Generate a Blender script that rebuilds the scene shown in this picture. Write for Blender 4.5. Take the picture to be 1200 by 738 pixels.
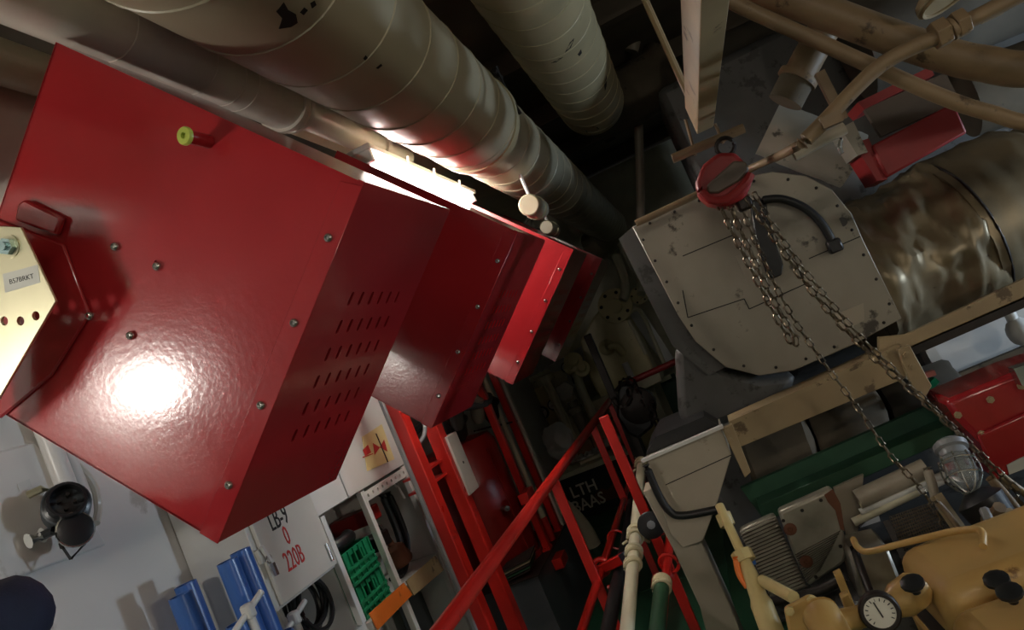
import bpy, bmesh, math, random
from mathutils import Vector, Matrix, Quaternion, noise
random.seed(7)
for o in list(bpy.data.objects): bpy.data.objects.remove(o)
SC = bpy.context.scene
COL = SC.collection
V = Vector
PI = math.pi

# ------------------------------------------------------------------ camera
EZ = 1.59                       # eye height above the walkway plates
FPX = 870.0                     # focal length in pixels of the 1200 x 738 frame
ROLL = math.radians(24.0)
yc = V((212, 32, -FPX)).normalized()            # room's long axis, in camera axes
vv = V((-math.sin(ROLL), math.cos(ROLL), 0))
zc = (vv - yc * vv.dot(yc)).normalized()
xc = yc.cross(zc).normalized()
RW = Matrix((xc, yc, zc))                       # camera axes -> world axes
cam_d = bpy.data.cameras.new('camera'); cam = bpy.data.objects.new('camera', cam_d)
COL.objects.link(cam); SC.camera = cam
cam_d.sensor_width = 36.0; cam_d.lens = FPX / 1200.0 * 36.0
cam_d.clip_start = 0.02; cam_d.clip_end = 100
cam.matrix_world = Matrix.Translation((0, 0, EZ)) @ RW.to_4x4()

# ------------------------------------------------------------------ world, exposure
W = bpy.data.worlds.new('world'); SC.world = W; W.use_nodes = True
W.node_tree.nodes['Background'].inputs[0].default_value = (0.9, 0.95, 1.0, 1)
W.node_tree.nodes['Background'].inputs[1].default_value = 0.05
SC.view_settings.view_transform = 'Standard'
SC.view_settings.look = 'None'
SC.view_settings.exposure = 0.28
SC.view_settings.gamma = 1.0
SC.view_settings.use_curve_mapping = False

# ------------------------------------------------------------------ photo pixel -> point
def ray(x, y):
    return RW @ V((x - 600.0, 369.0 - y, -FPX))
def px(x, y, Y):                                 # on the plane at distance Y down the room
    d = ray(x, y); return d * (Y / d.y) + V((0, 0, EZ))
def pxX(x, y, X):
    d = ray(x, y); return d * (X / d.x) + V((0, 0, EZ))
def pxZ(x, y, Z):
    d = ray(x, y); return d * ((Z - EZ) / d.z) + V((0, 0, EZ))

# ------------------------------------------------------------------ geometry helpers (verts, faces)
def basis(d):
    d = d.normalized()
    a = V((0, 0, 1)) if abs(d.z) < 0.9 else V((1, 0, 0))
    u = d.cross(a).normalized(); w = u.cross(d).normalized()
    return u, w
def join(*gs):
    vs, fs = [], []
    for g in gs:
        n = len(vs); vs += g[0]; fs += [tuple(i + n for i in f) for f in g[1]]
    return vs, fs
def g_box(c, s, R=None):
    c = V(c); vs = []
    for dx in (-.5, .5):
        for dy in (-.5, .5):
            for dz in (-.5, .5):
                p = V((dx * s[0], dy * s[1], dz * s[2]))
                vs.append(c + (R @ p if R else p))
    return vs, [(0,1,3,2),(4,6,7,5),(0,4,5,1),(2,3,7,6),(0,2,6,4),(1,5,7,3)]
def g_beam(a, b, w, h, up=V((0,0,1))):           # bar from a to b; h measured along 'up'
    a, b = V(a), V(b); d = (b - a); L = d.length; d.normalize()
    s = d.cross(up).normalized(); t = s.cross(d).normalized()
    R = Matrix((d, s, t)).transposed()
    return g_box((a + b) / 2, (L, w, h), R)
def g_cyl(a, b, r0, r1=None, n=16):
    a, b = V(a), V(b); r1 = r0 if r1 is None else r1
    u, w = basis(b - a); vs = []
    for p, r in ((a, r0), (b, r1)):
        for i in range(n):
            t = 2 * PI * i / n; vs.append(p + (u * math.cos(t) + w * math.sin(t)) * r)
    fs = [(i, (i+1) % n, n + (i+1) % n, n + i) for i in range(n)]
    return vs, fs + [tuple(range(n)), tuple(range(n, 2*n))]
def g_lathe(a, d, prof, n=16, closed=False):     # prof: (distance along d, radius)
    a, d = V(a), V(d).normalized(); u, w = basis(d); vs, fs = [], []
    m = len(prof)
    for t, r in prof:
        for i in range(n):
            q = 2 * PI * i / n; vs.append(a + d * t + (u * math.cos(q) + w * math.sin(q)) * max(r, 1e-4))
    for j in range(m - (0 if closed else 1)):
        k = (j + 1) % m
        fs += [(j*n + i, j*n + (i+1) % n, k*n + (i+1) % n, k*n + i) for i in range(n)]
    if not closed: fs += [tuple(range(n)), tuple(range((m-1)*n, m*n))]
    return vs, fs
def g_tube(pts, r, n=10, closed=False, caps=True):
    pts = [V(p) for p in pts]; m = len(pts); vs, fs = [], []
    rr = r if isinstance(r, (list, tuple)) else [r] * m
    prev = None
    for j in range(m):
        if closed: d = pts[(j+1) % m] - pts[j-1]
        else: d = pts[min(j+1, m-1)] - pts[max(j-1, 0)]
        d.normalize()
        if prev is None: u, w = basis(d)
        else:
            u = (prev - d * prev.dot(d)).normalized(); w = d.cross(u)
        prev = u
        for i in range(n):
            t = 2 * PI * i / n; vs.append(pts[j] + (u * math.cos(t) + w * math.sin(t)) * rr[j])
    for j in range(m if closed else m - 1):
        k = (j + 1) % m
        fs += [(j*n + i, j*n + (i+1) % n, k*n + (i+1) % n, k*n + i) for i in range(n)]
    if not closed and caps: fs += [tuple(range(n)), tuple(range((m-1)*n, m*n))]
    return vs, fs
def curve(pts, seg=6):                            # Catmull-Rom through points
    pts = [V(p) for p in pts]; out = []
    P = [pts[0] * 2 - pts[1]] + pts + [pts[-1] * 2 - pts[-2]]
    for i in range(1, len(P) - 2):
        for k in range(seg):
            t = k / seg; a, b, c, d = P[i-1], P[i], P[i+1], P[i+2]
            out.append(0.5 * ((2*b) + (c - a)*t + (2*a - 5*b + 4*c - d)*t*t + (3*b - a - 3*c + d)*t**3))
    return out + [pts[-1]]
def g_prism(poly, vec):
    poly = [V(p) for p in poly]; n = len(poly); vec = V(vec)
    vs = poly + [p + vec for p in poly]
    return vs, [tuple(range(n)), tuple(range(n, 2*n))] + [(i, (i+1) % n, n + (i+1) % n, n + i) for i in range(n)]
def g_ell(c, r, n=14, m=8, R=None):
    c = V(c); vs, fs = [], []
    for j in range(m + 1):
        ph = PI * j / m
        for i in range(n):
            t = 2 * PI * i / n
            p = V((r[0]*max(math.sin(ph),1e-3)*math.cos(t), r[1]*max(math.sin(ph),1e-3)*math.sin(t), r[2]*math.cos(ph)))
            vs.append(c + (R @ p if R else p))
    for j in range(m):
        fs += [(j*n + i, j*n + (i+1) % n, (j+1)*n + (i+1) % n, (j+1)*n + i) for i in range(n)]
    return vs, fs + [tuple(range(n)), tuple(range(m*n, (m+1)*n))]
def g_torus(c, ax, R, r, n=20, m=8, a0=0, a1=2*PI):
    u, w = basis(V(ax)); c = V(c)
    if a1 - a0 > 6.28: return g_tube([c + (u*math.cos(2*PI*i/n) + w*math.sin(2*PI*i/n))*R for i in range(n)], r, m, True)
    return g_tube([c + (u*math.cos(a0+(a1-a0)*i/n) + w*math.sin(a0+(a1-a0)*i/n))*R for i in range(n+1)], r, m)
def plateY(poly, Y, t):                           # outline seen in the photo, standing across the room at Y, t thick
    return g_prism([px(x, y, Y) for x, y in poly], (0, t, 0))
def plateX(poly, X, t):                           # outline lying along the room's side at X
    return g_prism([pxX(x, y, X) for x, y in poly], (t, 0, 0))

# ------------------------------------------------------------------ objects
WP = {}
def finish(name, me, loc, mat, parent):
    o = bpy.data.objects.new(name, me); COL.objects.link(o)
    if mat and not me.materials: me.materials.append(mat)
    WP[o.name] = V(loc)
    if parent is not None:
        o.parent = parent; o.location = V(loc) - WP[parent.name]
    else: o.location = loc
    return o
def mk(name, g, mat, parent=None, label=None, cat=None, group=None, kind=None, bevel=0, smooth=None, seg=1):
    vs, fs = g
    lo = V([min(v[i] for v in vs) for i in range(3)]); hi = V([max(v[i] for v in vs) for i in range(3)])
    loc = V(((lo.x+hi.x)/2, (lo.y+hi.y)/2, lo.z))
    me = bpy.data.meshes.new(name); me.from_pydata([tuple(V(v) - loc) for v in vs], [], fs)
    bm = bmesh.new(); bm.from_mesh(me); bmesh.ops.remove_doubles(bm, verts=bm.verts, dist=1e-6) if name in ('slotted_panel','upper_panel') else None
    bmesh.ops.recalc_face_normals(bm, faces=bm.faces); bm.to_mesh(me); bm.free()
    if smooth is None: smooth = 40
    if smooth:
        me.polygons.foreach_set('use_smooth', [True] * len(me.polygons)); me.set_sharp_from_angle(angle=math.radians(smooth))
    o = finish(name, me, loc, mat, parent)
    if bevel:
        b = o.modifiers.new('bevel', 'BEVEL'); b.width = bevel; b.segments = seg; b.limit_method = 'ANGLE'; b.angle_limit = math.radians(35)
        if seg > 1 or True: b.harden_normals = False
    tag(o, label, cat, group, kind); return o
def tag(o, label=None, cat=None, group=None, kind=None):
    if label: o['label'] = label
    if cat: o['category'] = cat
    if group: o['group'] = group
    if kind: o['kind'] = kind
    return o
def thing(name, label, cat, loc, group=None, kind=None):
    o = bpy.data.objects.new(name, None); COL.objects.link(o); o.location = loc; o.empty_display_size = .05
    WP[o.name] = V(loc)
    return tag(o, label, cat, group, kind)
def inst(name, me, M, parent):                    # another copy of a shared mesh
    o = bpy.data.objects.new(name, me); COL.objects.link(o); o.parent = parent
    o.matrix_local = Matrix.Translation(-WP[parent.name]) @ M; WP[o.name] = M.translation.copy(); return o
def raw_mesh(name, g, mat, smooth=40):
    me = bpy.data.meshes.new(name); me.from_pydata([tuple(v) for v in g[0]], [], g[1])
    bm = bmesh.new(); bm.from_mesh(me); bmesh.ops.recalc_face_normals(bm, faces=bm.faces); bm.to_mesh(me); bm.free()
    me.polygons.foreach_set('use_smooth', [True] * len(me.polygons)); me.set_sharp_from_angle(angle=math.radians(smooth))
    me.materials.append(mat); return me
def cut(o, geos):                                 # drill real holes
    w = WP[o.name]; g = join(*geos)
    c = bpy.data.objects.new('cutter', raw_mesh('cutter', ([V(v) - w for v in g[0]], g[1]), o.data.materials[0])); COL.objects.link(c)
    c.matrix_world = Matrix.Translation(w)
    b = o.modifiers.new('holes', 'BOOLEAN'); b.object = c; b.solver = 'EXACT'
    bpy.context.view_layer.update()
    me = bpy.data.meshes.new_from_object(o.evaluated_get(bpy.context.evaluated_depsgraph_get()))
    me.polygons.foreach_set('use_smooth', [False] * len(me.polygons)); o.modifiers.clear(); o.data = me; bpy.data.objects.remove(c)
def frame(p, z, x=None):                          # matrix with local z along z
    z = V(z).normalized(); u, w = basis(z)
    if x is not None:
        u = (V(x) - z * V(x).dot(z)).normalized()
    w = z.cross(u)
    M = Matrix((u, w, z)).transposed().to_4x4(); M.translation = p; return M
def text(s, p, xd, zd, size, mat, parent, name='lettering', th=.001, align='CENTER', sx=1.0):
    c = bpy.data.curves.new(name, 'FONT'); c.body = s; c.size = size; c.extrude = th; c.align_x = align; c.align_y = 'CENTER'; c.resolution_u = 2; c.offset = size*(.012 if name == 'stencil_text' else 0)
    t = bpy.data.objects.new('tmp', c); COL.objects.link(t)
    bpy.context.view_layer.update()
    me = bpy.data.meshes.new_from_object(t.evaluated_get(bpy.context.evaluated_depsgraph_get()))
    bpy.data.objects.remove(t)
    xd = V(xd).normalized(); zd = V(zd); zd = (zd - xd * zd.dot(xd)).normalized(); n = xd.cross(zd)
    M = Matrix((xd * sx, zd, n)).transposed()
    me.transform(M.to_4x4()); me.name = name; me.materials.clear(); me.materials.append(mat)
    return finish(name, me, p, mat, parent)

# ------------------------------------------------------------------ materials
def L(c): return tuple(((v/255)/12.92 if v/255 <= .04045 else ((v/255+.055)/1.055)**2.4) for v in c) + (1,)
def mat(name, col, rough=.5, metal=0, var=.12, vs=6, spots=None, sa=.62, ss=9, bump=0, bs=60, coat=0, spec=.5):
    m = bpy.data.materials.new(name); m.use_nodes = True; nt = m.node_tree; N = nt.nodes; K = nt.links
    b = N['Principled BSDF']; b.inputs['Roughness'].default_value = rough; b.inputs['Metallic'].default_value = metal
    b.inputs['Coat Weight'].default_value = coat; b.inputs['Specular IOR Level'].default_value = spec; b.inputs['Coat Roughness'].default_value = .08
    tc = N.new('ShaderNodeTexCoord'); col = L(col)
    n1 = N.new('ShaderNodeTexNoise'); n1.inputs['Scale'].default_value = vs; n1.inputs['Detail'].default_value = 5
    K.new(tc.outputs['Object'], n1.inputs['Vector'])
    mr = N.new('ShaderNodeMapRange'); mr.inputs[1].default_value = .3; mr.inputs[2].default_value = .7
    mr.inputs[3].default_value = 1 - var; mr.inputs[4].default_value = 1 + var; K.new(n1.outputs[0], mr.inputs[0])
    mx = N.new('ShaderNodeVectorMath'); mx.operation = 'SCALE'; mx.inputs[0].default_value = col[:3]; K.new(mr.outputs[0], mx.inputs['Scale'])
    last = mx.outputs[0]
    if spots:
        n2 = N.new('ShaderNodeTexNoise'); n2.inputs['Scale'].default_value = ss; n2.inputs['Detail'].default_value = 9; n2.inputs['Roughness'].default_value = .65
        K.new(tc.outputs['Object'], n2.inputs['Vector'])
        r = N.new('ShaderNodeMapRange'); r.inputs[1].default_value = sa; r.inputs[2].default_value = sa + .05; K.new(n2.outputs[0], r.inputs[0])
        mm = N.new('ShaderNodeMix'); mm.data_type = 'RGBA'; K.new(r.outputs[0], mm.inputs[0]); K.new(last, mm.inputs[6]); mm.inputs[7].default_value = L(spots)
        last = mm.outputs[2]
    K.new(last, b.inputs['Base Color'])
    rr = N.new('ShaderNodeMapRange'); rr.inputs[3].default_value = max(rough - .08, .02); rr.inputs[4].default_value = min(rough + .1, 1); K.new(n1.outputs[0], rr.inputs[0])
    K.new(rr.outputs[0], b.inputs['Roughness'])
    if bump:
        n3 = N.new('ShaderNodeTexNoise'); n3.inputs['Scale'].default_value = bs; n3.inputs['Detail'].default_value = 3; K.new(tc.outputs['Object'], n3.inputs['Vector'])
        bp = N.new('ShaderNodeBump'); bp.inputs['Strength'].default_value = bump; bp.inputs['Distance'].default_value = .002
        K.new(n3.outputs[0], bp.inputs['Height']); K.new(bp.outputs[0], b.inputs['Normal'])
    return m
def emit(name, col, s):
    m = bpy.data.materials.new(name); m.use_nodes = True; b = m.node_tree.nodes['Principled BSDF']
    b.inputs['Base Color'].default_value = (.8, .8, .8, 1); b.inputs['Emission Color'].default_value = tuple(col) + (1,); b.inputs['Emission Strength'].default_value = s
    return m
def glass_mat(name, col=(.9, .95, .95), rough=.05):
    m = bpy.data.materials.new(name); m.use_nodes = True; b = m.node_tree.nodes['Principled BSDF']
    b.inputs['Base Color'].default_value = col + (1,); b.inputs['Roughness'].default_value = rough; b.inputs['Transmission Weight'].default_value = .85
    n = m.node_tree.nodes.new('ShaderNodeTexNoise'); n.inputs['Scale'].default_value = 20
    return m
M = dict(
 red=mat('red_gloss_paint', (150, 32, 37), .17, var=.05, bump=.17, bs=80, coat=.3),
 red_mid=mat('red_bar_paint', (190, 34, 26), .3, var=.12, bump=.1, bs=50, spots=(120, 26, 20), sa=.65),
 red_dark=mat('dark_red_paint', (130, 22, 18), .35, var=.2, vs=3),
 red_dull=mat('dull_red_paint', (140, 30, 30), .5, var=.2, vs=4, spots=(60, 20, 20), sa=.68),
 salmon=mat('faded_red_paint', (170, 95, 80), .5, var=.15),
 duct=mat('olive_grey_duct_paint', (170, 161, 136), .36, var=.08, vs=3, bump=.12, bs=25, spots=(54, 52, 46), sa=.70, ss=6),
 duct2=mat('tan_duct_paint', (172, 160, 126), .45, var=.15, vs=4, bump=.3, bs=20, spots=(40, 34, 26), sa=.66, ss=8),
 white_pipe=mat('off_white_pipe_paint', (220, 213, 200), .22, var=.08, bump=.1, bs=40),
 white=mat('white_wall_paint', (222, 220, 216), .32, var=.05, vs=2, bump=.08, bs=30, spots=(186, 182, 174), sa=.60, ss=2.5),
 white2=mat('white_cabinet_paint', (212, 212, 208), .35, var=.04),
 offwhite=mat('grey_white_door_paint', (205, 203, 194), .4, var=.04),
 cream=mat('cream_machine_paint', (214, 200, 150), .35, var=.08, bump=.08, bs=30, spots=(160, 142, 96), sa=.66),
 cream2=mat('pale_cream_paint', (214, 208, 180), .4, var=.08),
 cream3=mat('yellow_cream_paint', (206, 186, 128), .4, var=.1, spots=(150, 128, 80), sa=.7),
 engine=mat('yellow_engine_paint', (196, 160, 96), .38, var=.1, vs=5, bump=.12, bs=25, spots=(132, 96, 54), sa=.63, ss=10),
 beam=mat('dirty_beige_beam_paint', (158, 138, 104), .5, var=.18, vs=4, spots=(98, 80, 56), sa=.60, bump=.1),
 pipe_tan=mat('tan_pipe_paint', (128, 106, 78), .5, var=.18, spots=(72, 56, 38), sa=.60, bump=.15, bs=30),
 housing=mat('worn_grey_plate', (146, 139, 125), .42, .12, var=.16, vs=3, spots=(66, 60, 52), sa=.60, ss=6, bump=.1),
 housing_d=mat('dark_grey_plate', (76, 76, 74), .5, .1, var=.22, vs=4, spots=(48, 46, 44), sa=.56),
 column=mat('grey_beige_column_paint', (164, 154, 136), .45, var=.1, vs=3, spots=(112, 100, 82), sa=.62, ss=7),
 lagging=mat('grimy_cloth_lagging', (92, 82, 66), .8, var=.3, vs=5, spots=(44, 38, 30), sa=.6, ss=6, bump=.5, bs=20),
 lag_dark=mat('dark_lagging', (72, 66, 56), .8, var=.35, vs=4, bump=.5, bs=18),  # darker brown grey lagging, mottled at random
 foil=mat('crumpled_foil', (132, 118, 92), .38, .45, var=.25, vs=5, spots=(80, 64, 44), sa=.64, ss=7, bump=.35, bs=14),
 silver=mat('brushed_silver_jacket', (150, 144, 130), .4, .5, var=.35, vs=7, spots=(104, 82, 58), sa=.70, ss=8, bump=.1),
 steel=mat('bright_steel', (190, 190, 186), .25, .95, var=.08),
 zinc=mat('yellow_zinc_plate', (205, 200, 168), .3, .8, var=.1, vs=3),
 zinc_b=mat('blue_zinc_bolt', (170, 196, 196), .25, .8, var=.1),
 chain=mat('galvanised_chain', (128, 116, 98), .32, .85, var=.3, vs=30),
 black=mat('black_rubber', (24, 24, 25), .4, var=.2),
 blackp=mat('black_plastic', (34, 36, 38), .3, var=.15),
 darkmetal=mat('dark_grimy_metal', (44, 38, 34), .5, .4, var=.35, vs=12),
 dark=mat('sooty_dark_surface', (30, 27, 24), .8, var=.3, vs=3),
 deckhead=mat('dirty_deckhead', (96, 86, 72), .8, var=.3, vs=2),
 green=mat('green_deck_paint', (46, 98, 72), .35, var=.14, vs=3, spots=(34, 72, 54), sa=.58, ss=4, bump=.1, bs=20),
 green_d=mat('dark_green_beam_paint', (34, 74, 50), .5, var=.2, vs=5),
 green_p=mat('green_crate_plastic', (26, 134, 92), .35, var=.06),
 black_tank=mat('black_green_tank_paint', (30, 38, 34), .4, var=.2, spots=(110, 62, 30), sa=.62, ss=3.2),
 blue=mat('blue_tube_plastic', (62, 106, 180), .3, var=.05),
 blue_in=mat('dark_tube_inside', (40, 46, 56), .5, var=.1),
 navy=mat('navy_cloth', (26, 34, 58), .85, var=.2, vs=20, bump=.4, bs=300),
 skin=mat('skin', (196, 150, 124), .5, var=.05),
 hair=mat('dark_hair', (40, 30, 24), .6),
 orange=mat('orange_board', (226, 118, 42), .5, var=.08, spots=(190, 92, 34), sa=.62),
 grey=mat('grey_paint', (128, 130, 132), .4, var=.1),
 grey_d=mat('slate_grey_paint', (72, 78, 82), .45, var=.15),
 label=mat('grey_label_tape', (186, 188, 180), .4, var=.03),
 ink=mat('black_ink', (30, 30, 30), .6, var=.02),
 red_ink=mat('red_lettering', (196, 52, 46), .6, var=.05),
 stencil=mat('white_stencil', (205, 205, 190), .6, var=.15),
 yellow_card=mat('pale_yellow_card', (224, 210, 150), .5, var=.03),
 limecap=mat('lime_yellow_cap', (176, 190, 84), .35, var=.1),
 card=mat('brown_cardboard', (150, 112, 78), .7, var=.1),
 bag=mat('white_plastic_bag', (226, 226, 222), .3, var=.05, bump=.6, bs=25),
 rag=mat('crumpled_silver_wrap', (190, 188, 184), .3, .5, var=.2, bump=.6, bs=40),
 rope=mat('dirty_rope', (196, 186, 152), .8, var=.15, bump=.5, bs=120),
 pale_blue=mat('pale_grey_panel', (212, 212, 210), .35, var=.06),
 dial=mat('white_gauge_dial', (224, 222, 208), .4, var=.03),
 rust=mat('rust_brown', (98, 58, 36), .8, var=.3),
 brownp=mat('brown_grey_panel', (92, 78, 66), .5, var=.15),
 mesh_m=mat('perforated_metal', (120, 112, 98), .45, .6, var=.2),
 glass=glass_mat('lamp_glass'),
)
E_box = emit('box_tube_lamp', (1.0, .95, .88), 45)
E_back = emit('back_tube_lamp', (1.0, .9, .76), 30)
E_bulk = emit('bulkhead_lamp_glow', (1.0, .93, .84), 125)
E_low = emit('engine_side_lamp_glow', (1.0, .9, .76), 150)
E_cool = emit('cool_lamp_glow', (.66, .82, 1.0), 330)

# bolts shared by everything
def bolt_mesh(name, r, h, m):
    return raw_mesh(name, g_lathe((0,0,0), (0,0,1), [(-.002, r), (h*.35, r), (h*.85, r*.72), (h, r*.5), (h*.4, r*.42)], 12), m)
def hex_mesh(name, r, h, m):
    return raw_mesh(name, join(g_cyl((0,0,-.001), (0,0,h), r, None, 6), g_cyl((0,0,h), (0,0,h*1.5), r*.5, None, 10)), m, 30)
SCREW = bolt_mesh('screw', .0085, .007, M['steel'])
HEX = hex_mesh('hex_bolt', .012, .009, M['cream3'])
HEXB = hex_mesh('hex_bolt', .012, .009, M['beam'])
HEXS = hex_mesh('hex_bolt', .016, .012, M['zinc_b'])
HEXD = hex_mesh('hex_bolt', .012, .010, M['darkmetal'])

# ================================================================== ROOM SHELL
XW = -1.98
fl = mk('floor', g_box((.6, 3.2, -.06), (5.6, 13.0, .10)), M['green_d'], kind='structure')
FT = raw_mesh('floor_plate', g_box((0,0,-.005), (.892, .892, .010)), M['green'])
FN = raw_mesh('floor_plate', g_box((-.16,0,-.005), (.572, .892, .010)), M['green'])
for i in range(2):
    for j in range(11):
        inst('floor_plate', FN if i else FT, Matrix.Translation((-1.5 + i*.9, -.4 + j*.9, 0)), fl)
wl = mk('wall_left', g_box((XW - .03, 3.2, 1.68), (.06, 13, 3.4)), M['white'], kind='structure')
mk('wall_far', g_box((.6, 9.45, 1.68), (5.6, .06, 3.4)), M['cream2'], kind='structure')
mk('wall_right', g_box((3.4, 3.2, 1.68), (.06, 13, 3.4)), M['lagging'], kind='structure')
mk('wall_back', g_box((.6, -3.3, 1.68), (5.6, .06, 3.4)), M['white2'], kind='structure')
ce = mk('ceiling', g_box((.6, 3.2, 3.43), (5.6, 13, .06)), M['deckhead'], kind='structure')
for k in range(9):
    mk('deck_beam', join(g_box((.6, -2.2 + k*1.35, 3.33), (5.5, .012, .14)), g_box((.6, -2.2 + k*1.35, 3.255), (5.5, .09, .012))), M['deckhead'], ce)
# raised panels and stiffener of the white wall
mk('wall_panel', plateX([(-40,540),(35,520),(75,560),(120,640),(-40,700)], XW, .02), M['white'], wl, bevel=.008, seg=2)
mk('wall_stiffener', g_box((XW + .02, 2.62, 1.55), (.05, .012, 2.9)), M['white'], wl)
mk('data_plate', plateX([(20,567),(34,561),(37,570),(23,576)], XW + .022, .002), M['white2'], wl)

# ================================================================== RED GUARD BOXES
Y1 = 1.2; PITCH = 1.165; DEP = .47
Tc, Bc, TLc = px(425,215,Y1), px(255,635,Y1), px(60,65,Y1)
ea = (Bc - Tc); HA = ea.length; ea.normalize()          # down the slotted side
eb = (TLc - Tc); eb = (eb - ea * eb.dot(ea)); HB = eb.length; eb.normalize()
nS = (-eb)                                              # outward from slotted side
nT = (-ea)                                              # outward from upper side
def bp(a, b, y): return Tc + ea * a + eb * b + V((0, y - Y1, 0))
def slotted(a0, a1, y0, y1, rows, cols, sl, sw, org, ea_, yd):
    """flat panel with real stadium slots; rows: list of a, cols: list of y"""
    vs, fs = [], []
    def P(a, y): vs.append(org + ea_ * a + yd * y); return len(vs) - 1
    ra = [a0]; 
    for r in rows: ra += [r - sl*.75, r + sl*.75]
    ra.append(a1)
    cy = [y0]
    dy = (cols[1]-cols[0]) / 2
    for c in cols: cy.append(c - dy)
    cy.append(cols[-1] + dy); cy.append(y1)
    for i in range(len(ra) - 1):
        for j in range(len(cy) - 1):
            A0, A1, B0, B1 = ra[i], ra[i+1], cy[j], cy[j+1]
            if i % 2 == 1 and 1 <= j <= len(cols):
                c = cols[j-1]; r = rows[i//2]; inner = []; outer = []
                K = 16
                for k in range(K):
                    t = 2*PI*k/K; s = math.sin(t); q = math.cos(t)
                    a = r + (sl/2 - sw/2) * (1 if q > 1e-6 else -1 if q < -1e-6 else 0) + q * sw/2; y = c + s * sw/2
                    inner.append(P(a, y))
                    mx_ = max(abs(q), abs(s)); oa = q/mx_; oy = s/mx_
                    outer.append(P((A0+A1)/2 + oa*(A1-A0)/2, (B0+B1)/2 + oy*(B1-B0)/2))
                for k in range(K): fs.append((inner[k], inner[(k+1) % K], outer[(k+1) % K], outer[k]))
            else: fs.append((P(A0,B0), P(A1,B0), P(A1,B1), P(A0,B1)))
    return vs, fs
BOX_LABELS = [
 'large glossy red sheet metal guard box carrying the zinc bracket and green capped pin',
 'glossy red guard box just behind the bracketed one, under the glowing tube lamp',
 'glossy red guard box third along the row, just before the bright end one',
 'bright red guard box ending the row, in front of the cream pump flanges']
TH = .004
boxes = []
for k in range(4):
    y0 = Y1 + PITCH * k; y1 = y0 + DEP
    t = thing('guard_box', BOX_LABELS[k], 'guard box', bp(HA, HB*.5, y0 + DEP/2), 'red guard boxes in a row'); boxes.append(t)
    # front panel
    fp = mk('front_panel', g_prism([bp(0,0,y0), bp(HA,0,y0), bp(HA,HB,y0), bp(0,HB,y0)], (0, TH, 0)), M['red'], t, bevel=.0015)
    # flange folded from the slotted panel on to the front
    fw = .040
    st = mk('edge_flange', g_prism([bp(.004,-.003,y0-.003), bp(HA+.002,-.003,y0-.003), bp(HA+.002,fw,y0-.003), bp(.012,fw,y0-.003)], (0, .0028, 0)), M['red'], t, bevel=.001)
    for f in (.155, .385, .615, .845):
        inst('screw', SCREW, frame(bp(HA*f, .020, y0-.003), (0,-1,0)), t)
    # slotted lower side
    rows = [HA*(.308 + .084*i) for i in range(6)]
    cols = [.135 + .0465*i for i in range(6)]
    g = slotted(0, HA, 0, DEP, rows, cols, .030, .0115, bp(0,0,y0), ea, V((0,1,0)))
    sp = mk('slotted_panel', g, M['red'], t, smooth=0)
    so = sp.modifiers.new('sheet', 'SOLIDIFY'); so.thickness = TH; so.offset = 0
    # upper side with holes along its edge
    rows2 = [.030, ]; cols2 = [.06 + .07*i for i in range(6)]
    g = slotted(0, HB, 0, DEP, rows2, cols2, .012, .022, bp(0,0,y0), eb, V((0,1,0)))
    up = mk('upper_panel', g, M['red'], t, smooth=0)
    so = up.modifiers.new('sheet', 'SOLIDIFY'); so.thickness = TH; so.offset = 0
    # remaining sides
    mk('back_panel', g_prism([bp(0,0,y1), bp(HA,0,y1), bp(HA,HB,y1), bp(0,HB,y1)], (0, -TH, 0)), M['red'], t)
    mk('lower_panel', g_prism([bp(HA,0,y0), bp(HA,0,y1), bp(HA,HB,y1), bp(HA,HB,y0)], ea * -TH), M['red'], t)
    mk('inner_panel', g_prism([bp(0,HB,y0), bp(0,HB,y1), bp(HA,HB,y1), bp(HA,HB,y0)], eb * -TH), M['red'], t)
    mk('top_flange', g_prism([bp(-.004,.0,y0+.004), bp(-.004,.0,y1), bp(-.004,.012,y1), bp(-.004,.012,y0+.004)], ea * .003), M['red'], t)
# front furniture of the first box
t = boxes[0]
def onf(x, y, d=0): return px(x, y, Y1 - d)
for x, y in ((135,289),(184,312),(153,393),(105,370)):
    inst('screw', SCREW, frame(onf(x, y, .003), (0,-1,0)), t)
cut([c_ for c_ in boxes[0].children if c_.name.startswith('front_panel')][0], [g_box(onf(x, y+dy, 0), (.006, .03, .017)) for x, y, dy in ((135,289,0),(184,312,-2),(153,393,0))])
pn = mk('standoff_pin', g_cyl(onf(245,166,0), onf(245,166,0) + V((-.008,-.05,.004)), .0125, None, 20), M['red'], t)
pe = onf(245,166,0) + V((-.008,-.05,.004))
mk('pin_cap', g_lathe(pe, (-.16,-1,.08), [(0,.0165),(.006,.0165),(.008,.015),(.008,.006),(.002,.005)], 20), M['limecap'], pn, label='lime green pin cap')
ms = mk('mounting_pad', g_prism([onf(x, y, .008) for x, y in [(-60,236),(74,286),(105,368),(60,440),(0,490),(-60,500)]], (0, .008, 0)), M['red'], t, bevel=.004, seg=2)
mk('pad_lug', g_prism([onf(x, y, .016) for x, y in [(20,238),(28,233),(72,254),(65,276),(16,258)]], (0, .016, 0)), M['red'], t, bevel=.006, seg=2)
br = mk('mounting_bracket', join(plateY([(-60,262),(24,266),(65,353),(-2,468),(-60,520)], Y1 - .10, .006)), M['zinc'], t, bevel=.001, label='pale yellow zinc plated bracket plate')
mk('bracket_web', g_beam(px(-30,300,Y1-.095), px(-30,300,Y1), .01, .08), M['zinc'], t)
bh = px(12,289,Y1-.10)
hb = inst('hex_bolt', HEXS, frame(bh, (0,-1,0)), br)
hb['label'] = 'blue white zinc hex bolt head'
mk('washer', g_cyl(bh, bh + V((0,-.002,0)), .021, None, 20), M['zinc'], br)
hc = [px(x, y, Y1-.10) for x, y in ((42,370),(24,376),(5,376),(-14,380))]
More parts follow.
